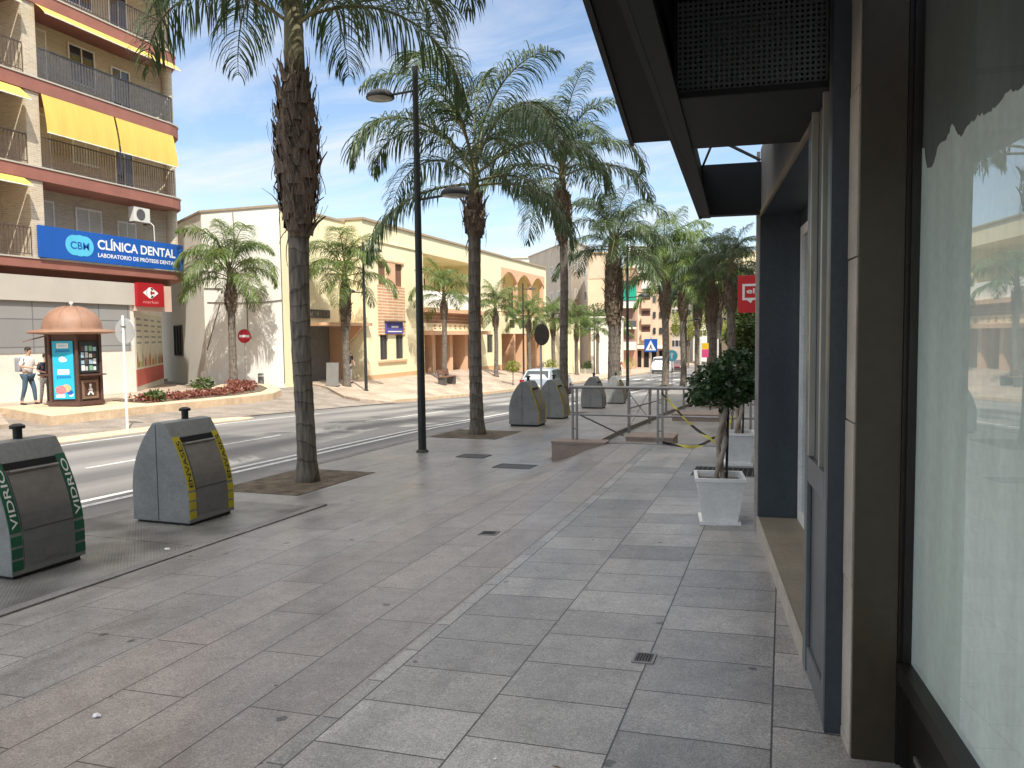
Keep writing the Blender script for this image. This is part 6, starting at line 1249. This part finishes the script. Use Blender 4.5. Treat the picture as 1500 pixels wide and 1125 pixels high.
grate('small drain grate in the pinkish band of paving', -2.46, 6.3, .08, .07, 6)
grate('dark rectangular manhole cover left of the granite end block', -3.85, 11.0, .30, .22, 0, 0, True)
grate('dark grid drain mat beneath the far planter', -.55, 9.7, .50, .32, 16)
grate('round edged steel cover in the lower pavement near the lamp', -4.9, 11.9, .25, .2, 0, 0, True)
for (x, y, r, lab) in [(-2.96, 2.6, .022, 'small white scrap of litter on the paving at the lower left'), (-4.98, 5.15, .03, 'crumpled white paper scrap on the checker plate by the glass bin'), (-1.05, 2.72, .009, 'tiny white fleck on the grey slabs in front')]:
    z0 = gz(x, y)+(.045 if x < -4.96 else 0); t = thing('litter', lab, 'litter', (x, y, z0+.004)); mb = MB(wm(t)); rn = random.Random(int(y*10)); vs = [(r*math.cos(a)*rn.uniform(.5, 1.1), r*math.sin(a)*rn.uniform(.5, 1), rn.uniform(0, r*.5)) for a in [R(45*k) for k in range(8)]]+[(0, 0, r*.6)]
    mb.add(vs, [(i, (i+1) % 8, 8) for i in range(8)]+[tuple(range(8))[::-1]]); mb.build('scrap', m_lwhite, t)

# ---------------------------------------------------------------- vehicles
m_rub = mat('tyre_rubber', (.02, .02, .02), .8, .2, 10); m_tail = mat('tail_light', (.35, .01, .01), .2, .1); m_head = mat('head_light', (.6, .62, .62), .15, .1)
m_carglass = mat('car_glass', (.03, .04, .045), .08, .2, 2, spec=.8); m_plast = mat('bumper_plastic', (.05, .05, .052), .6, .1)
def vehicle(name, label, cat, loc, rotz, L, W, H, paint, st, glass, rear=True):
    """local +y = forward; st = side profile [(y, z_belt, z_top, halfwidth_belt, halfwidth_top)]"""
    t = thing(name, label, cat, loc, rotz); M_ = wm(t)
    mb = MB(M_); rings = []
    for (y, zb, zt, hw, ht_) in st:
        rings.append([(-hw*.94, y, .22), (-hw, y, .40), (-hw*1.0, y, (zb+.4)/2), (-hw*.97, y, zb), (-ht_, y, zt), (-ht_*.6, y, zt+.025), (ht_*.6, y, zt+.025), (ht_, y, zt), (hw*.97, y, zb), (hw*1.0, y, (zb+.4)/2), (hw, y, .40), (hw*.94, y, .22)])
    n = 12; vs = [p for r_ in rings for p in r_]; fs = [(j*n+i, j*n+(i+1) % n, (j+1)*n+(i+1) % n, (j+1)*n+i) for j in range(len(rings)-1) for i in range(n)]+[tuple(range(n))[::-1], tuple(range((len(rings)-1)*n, len(rings)*n))]
    mb.add(vs, fs); mb.build('body', paint, t, smooth=True, auto=True)
    for (pts, nm_) in glass:
        mb = MB(M_); P = [Vector(p) for p in pts]; nr = (P[1]-P[0]).cross(P[2]-P[0]).normalized(); c = sum(P, Vector())/len(P)
        if nr.dot(c-Vector((0, 0, H*.5))) < 0: nr = -nr
        k = len(P); mb.add([p+nr*.012 for p in P]+[p-nr*.01 for p in P], [tuple(range(k)), tuple(range(k, 2*k))]+[(i, (i+1) % k, k+(i+1) % k, k+i) for i in range(k)]); mb.build(nm_, m_carglass, t)
    for sx in (-1, 1):
        for yy in (-L*.31, L*.31):
            mb = MB(M_ @ Matrix.Translation((sx*(W/2-.10), yy, .31)) @ Matrix.Rotation(R(90), 4, 'Y')); mb.lathe([(.20, -.1), (.30, -.1), (.315, -.06), (.315, .06), (.30, .1), (.20, .1)], n=20); wh = mb.build('wheel', m_rub, t, smooth=True, auto=True)
            mb = MB(M_ @ Matrix.Translation((sx*(W/2-.10), yy, .31)) @ Matrix.Rotation(R(90), 4, 'Y')); mb.lathe([(0, -.08), (.19, -.085), (.20, 0), (.19, .085), (0, .08)], n=14); mb.build('rim', m_steel, wh)
            mb = MB(M_); mb.lathe([(0, 0)], n=3) if False else None
    y0, y1 = st[0][0], st[-1][0]
    for sx in (-1, 1):
        mb = MB(M_); mb.box((sx*(W/2-.28), y0-.02, .72), (sx*(W/2-.05), y0+.10, .95)); mb.build('tail_light', m_tail, t, bevel=.02)
        mb = MB(M_); mb.box((sx*(W/2-.40), y1-.10, .58), (sx*(W/2-.08), y1+.02, .75)); mb.build('headlight', m_head, t, bevel=.02)
        mb = MB(M_); mb.box((sx*(W/2+.0), L*.12, .95), (sx*(W/2+.14), L*.16, 1.08)); mb.build('wing_mirror', paint, t, bevel=.02)
    mb = MB(M_); mb.box((-W/2+.06, y0-.05, .28), (W/2-.06, y0+.06, .52)); mb.build('rear_bumper', paint if name == 'parked_car' else m_plast, t, bevel=.03)
    mb = MB(M_); mb.box((-W/2+.1, y0-.056, .45), (W/2-.1, y0-.04, .49)); mb.build('bumper_strip', m_plast, t)
    mb = MB(M_); mb.box((-W/2+.06, y1-.06, .26), (W/2-.06, y1+.05, .50)); mb.build('front_bumper', m_plast, t, bevel=.03)
    mb = MB(M_); mb.box((-.26, y0-.07, .60), (.26, y0-.045, .72)); mb.build('number_plate', m_lwhite, t)
    return t
silver = mat('silver_paint', (.46, .50, .54), .28, .04, 2, metal=.45, coat=.6); whitep = mat('van_white_paint', (.72, .74, .76), .3, .03, 2, coat=.5); redp = mat('dark_red_paint', (.10, .012, .02), .3, .05, 2, coat=.6)
hb = [(-2.02, .90, .93, .78, .66), (-1.98, .95, 1.0, .84, .68), (-1.55, .96, 1.38, .86, .60), (-1.0, .95, 1.43, .87, .60), (0, .94, 1.44, .87, .60), (.5, .93, 1.36, .87, .60), (1.1, .92, .98, .86, .72), (1.75, .80, .84, .83, .70), (2.05, .60, .64, .74, .6)]
hg = [([(-.62, -1.95, 1.02), (.62, -1.95, 1.02), (.53, -1.60, 1.36), (-.53, -1.60, 1.36)], 'rear_window'), ([(-.66, 1.04, 1.03), (.66, 1.04, 1.03), (.55, .56, 1.35), (-.55, .56, 1.35)], 'windscreen')]
for sx in (-1, 1):
    hg += [([(sx*.845, -.60, .98), (sx*.845, .80, .97), (sx*.63, .38, 1.34), (sx*.615, -.60, 1.40)], 'side_window'), ([(sx*.84, -1.55, 1.0), (sx*.845, -.68, .98), (sx*.615, -.68, 1.40), (sx*.61, -1.35, 1.36)], 'side_window')]
zr_ = gz(-10, 36.5)
c1 = vehicle('parked_car', 'silver hatchback seen from behind on the road past the second palm', 'car', (-11.35, 37.6, zr_-.02), R(0), 4.1, 1.74, 1.46, silver, hb, hg)
vb = [(-2.3, 1.05, 1.80, .86, .76), (-2.25, 1.08, 1.90, .90, .78), (0, 1.08, 1.92, .92, .80), (1.1, 1.06, 1.86, .92, .78), (1.7, 1.02, 1.12, .90, .80), (2.25, .85, .90, .86, .75), (2.4, .6, .65, .78, .65)]
vg = [([(-.74, 1.18, 1.80), (.74, 1.18, 1.80), (.80, 1.62, 1.18), (-.80, 1.62, 1.18)], 'windscreen')]
for sx in (-1, 1): vg += [([(sx*.90, .2, 1.14), (sx*.90, 1.35, 1.12), (sx*.81, 1.02, 1.74), (sx*.81, .2, 1.78)], 'side_window')]
vehicle('white_van', 'white van facing the camera far down the street by the crossing sign', 'van', (-13.4, 91, gz(-10, 91)), R(176), 4.7, 1.85, 1.95, whitep, vb, vg)
vehicle('red_car', 'dark red car parked beside the distant white van', 'car', (-12.9, 101, gz(-10, 101)), R(182), 4.1, 1.74, 1.46, redp, hb, hg)

# ---------------------------------------------------------------- buildings at the far end
m_fgrey = mat('far_grey_render', (.42, .38, .32), .85, .1, .3); m_fwhite = mat('far_white_render', (.72, .69, .60), .85, .06, .3); m_fbeige = mat('far_beige_render', (.66, .50, .33), .85, .08, .4); m_forange = mat('far_orange_render', (.60, .45, .32), .85, .08, .4); m_fyel = brickmat('far_yellow_brick', (.64, .56, .40), (.58, .50, .36), (.7, .6, .4), .5, .2, .02, axes='dz'); m_fpink = mat('far_pink_render', (.55, .33, .24), .85, .1, .4); m_fshade = mat('far_balcony_red', (.33, .20, .16), .8, .1)
def ray(px, d):        # ground position at a depth along a bearing, used only to set out the far town
    cx = (px-750)/1127*d; return (cx*math.cos(yaw)-d*math.sin(yaw), d*math.cos(yaw)+cx*math.sin(yaw))
P = ray
p1, p2, p3 = P(777, 112), P(838, 93), P(864, 101)
block('grey_block', 'grey sloping far block behind the roof of the cream building', [p1, p2, p3, P(800, 125)], -4, 12.9, m_fgrey, faces=[(0, 6, [3, 6, 9.3], 1.2, 1.2), (1, 2, [3, 6, 9.3], 1.1, 1.2)])
block('white_rooftop_building', 'white building top peeking over the cream building', [P(752, 120), P(790, 120), P(790, 135), P(752, 135)], -4, 13.6, m_fwhite, faces=[(0, 3, [10.5], 1.2, 1.2)])
b1 = block('beige_blind_wall', 'tall beige building with a blind orange gable panel behind the fourth palm', [P(862, 86), P(893, 86), P(897, 97), P(866, 97)], -4, 10.6, m_fbeige)
mb = MB(); q0, q1 = Vector(P(863.5, 85.95)), Vector(P(891, 85.95)); mb.box((q0.x, q0.y-.0, 7.6), (q1.x, q0.y+.01, 10.3)) if False else mb.add([(q0.x, q0.y, 7.8), (q1.x, q1.y, 7.8), (q1.x, q1.y, 10.4), (q0.x, q0.y, 10.4)], [(0, 1, 2, 3)]); mb.build('orange_panel', m_forange, b1)
block('low_white_wall', 'low white building front behind the farthest palms on the sunny side', [P(866, 82), P(912, 82), P(914, 88), P(868, 88)], -4, 3.4, m_fwhite)
b2 = block('balcony_building', 'pale apartment building with dark red balconies and a green awning', [P(893, 104), P(931, 104), P(940, 128), P(900, 128)], -4, 10.4, m_fpink)
mb = MB(); 
for k, z in enumerate([-.5, 2.3, 5.1, 7.9]):
    a, b_ = Vector(P(912, 103.9)), Vector(P(931, 103.9)); f_ = Vector((a.x-b_.x, a.y-b_.y)).normalized(); nn_ = Vector((f_.y, -f_.x)); nn_ = nn_ if nn_.y < 0 else -nn_
    mb = MB(); mb.prism([tuple(a+nn_*1.0), tuple(b_+nn_*1.0), tuple(b_), tuple(a)], z, z+.25); mb.build('balcony_slab', m_fwhite, b2)
    mb = MB(); mb.prism([tuple(a+nn_*.96), tuple(b_+nn_*.96), tuple(b_+nn_*.9), tuple(a+nn_*.9)], z+.26, z+1.1); mb.build('balcony_front', m_railg if k % 2 else m_acw, b2)
    mb = MB(); mb.prism([tuple(a+nn_*.02), tuple(b_+nn_*.02), tuple(b_+nn_*.01), tuple(a+nn_*.01)], z+.3, z+2.6); mb.build('balcony_wall', m_fshade, b2)
mb = MB(); mb.prism([tuple(a+nn_*1.05), tuple(b_+nn_*1.05), tuple(b_+nn_*1.0), tuple(a+nn_*1.0)], 6.1, 8.2); mb.build('green_awning', mat('awning_green', (.01, .30, .20), .7, .1), b2)
mb = MB(); mb.prism([tuple(a+nn_*1.1), tuple(b_+nn_*1.1), tuple(b_), tuple(a)], 8.7, 10.0); mb.build('parapet', m_fpink, b2)
b3 = block('orange_building', 'orange and yellow brick apartment building with open balconies behind the crossing sign', [P(930, 112), P(976, 112), P(985, 130), P(938, 130)], -4.5, 7.7, m_forange)
q0, q1 = Vector(P(930.2, 111.9)), Vector(P(939, 111.9)); mb = MB(); mb.add([(q0.x, q0.y, .2), (q1.x, q1.y, .2), (q1.x, q1.y, 7.6), (q0.x, q0.y, 7.6)], [(0, 1, 2, 3)]); mb.build('brick_strip', m_fyel, b3)
for z in (.8, 3.1, 5.4):
    for (u, v, mm) in [(941, 953, m_dark), (957, 961, m_dark), (966, 971, m_dark)]:
        q0, q1 = Vector(P(u, 111.85)), Vector(P(v, 111.85)); mb = MB(); mb.add([(q0.x, q0.y, z+.2), (q1.x, q1.y, z+.2), (q1.x, q1.y, z+1.9), (q0.x, q0.y, z+1.9)] if u == 941 else [(q0.x, q0.y, z+.8), (q1.x, q1.y, z+.8), (q1.x, q1.y, z+1.7), (q0.x, q0.y, z+1.7)], [(0, 1, 2, 3)]); mb.build('opening', m_kbr if u == 941 else m_winglass, b3)
    q0, q1 = Vector(P(940, 111.3)), Vector(P(954, 111.3)); mb = MB(); mb.prism([tuple(q0), tuple(q1), tuple(q1+Vector((0, .5))), tuple(q0+Vector((0, .5)))], z-.1, z+1.1); mb.build('balcony_front', m_forange, b3)
q0, q1 = Vector(P(930.2, 111.0)), Vector(P(976, 111.0)); mb = MB(); mb.prism([tuple(q0), tuple(q1), tuple(q1+Vector((0, .9))), tuple(q0+Vector((0, .9)))], -.5, 0); mb.build('shop_canopy', m_fwhite, b3)
for k in range(4):
    q0, q1 = Vector(P(933+k*11, 111.85)), Vector(P(940+k*11, 111.85)); mb = MB(); mb.add([(q0.x, q0.y, -3.6), (q1.x, q1.y, -3.6), (q1.x, q1.y, -.8), (q0.x, q0.y, -.8)], [(0, 1, 2, 3)]); mb.build('shop_front', m_dark, b3)
block('white_tower_block', 'tall white block with small windows behind the orange building', [P(915, 150), P(967, 150), P(972, 165), P(920, 165)], -5, 18.5, m_fwhite, faces=[(0, 4, [6, 9, 12, 15], 1.8, 1.5)])
block('grey_far_block', 'greyish far block seen between the fifth and sixth palm trunks', [P(966, 150), P(1012, 150), P(1016, 165), P(970, 165)], -5, 11, m_fgrey, faces=[(0, 4, [-1, 2, 5, 8], 1.6, 1.4)])
block('long_far_block', 'long pale block closing the street behind the palms', [P(1008, 170), P(1062, 170), P(1066, 185), P(1010, 185)], -6, 13, m_fwhite, faces=[(0, 5, [1, 4, 7, 10], 1.6, 1.4)])
block('cream_tower', 'sunlit cream tower left of the shop corner with red roofs below', [P(1088, 130), P(1124, 130), P(1126, 142), P(1090, 142)], -6, 15.2, MATS['cream_plaster_yellow'], faces=[(0, 3, [8.5, 11.8], 1.2, 1.3)])
block('beige_terraced_block', 'beige block with stacked terraces left of the cream tower', [P(1052, 140), P(1091, 140), P(1094, 155), P(1055, 155)], -6, 15.4, m_bwall, faces=[(0, 4, [3, 6, 9, 12], 1.8, 1.5)])
block('pink_far_house', 'pinkish far house under the cream tower', [P(1080, 118), P(1122, 118), P(1124, 126), P(1082, 126)], -6, 9.4, m_fpink, faces=[(0, 3, [4, 6.8], 1.2, 1.3)])
hg_ = thing('hedge', 'clipped dark green hedge along the low wall on the sunny side', 'hedge', (-21, 79, -2.5)); rn = random.Random(4)
mb = MB()
for k in range(14): leaves(mb, (-19.6-.05*k, 79+.75*k, -1.7), .6, .6, .55, 90, .22, rn, .2)
mb.build('foliage', m_green, hg_); mb = MB(); mb.box((-20.4, 78.6, -3.5), (-19.3, 89, -2.0)); mb.build('wall_base', m_fwhite, hg_)

# dry leaf bits scattered on the paving
rn = random.Random(77); mb = MB()
for k in range(40):
    x = rn.uniform(-6.7, -.4); y = rn.uniform(2.2, 16) if x < -3.5 else rn.uniform(2.2, 11.5)
    if x < -4.8 and y < 7.5: continue
    l = rn.uniform(.008, .03); a = rn.uniform(0, 6.28); z = gz(x, y)+.005; d = Vector((math.cos(a), math.sin(a), 0)); n_ = Vector((-d.y, d.x, 0)); c = Vector((x, y, z))
    mb.add([c-d*l, c+n_*l*.16+Vector((0, 0, .004)), c+d*l, c-n_*l*.16], [(0, 1, 2, 3)])
o = mb.build('dry_leaves', mat('dry_leaf', (.16, .11, .06), .9, .4, 20)); tag(o, 'tiny dry leaf bits scattered over the paving', 'leaves', kind='stuff')
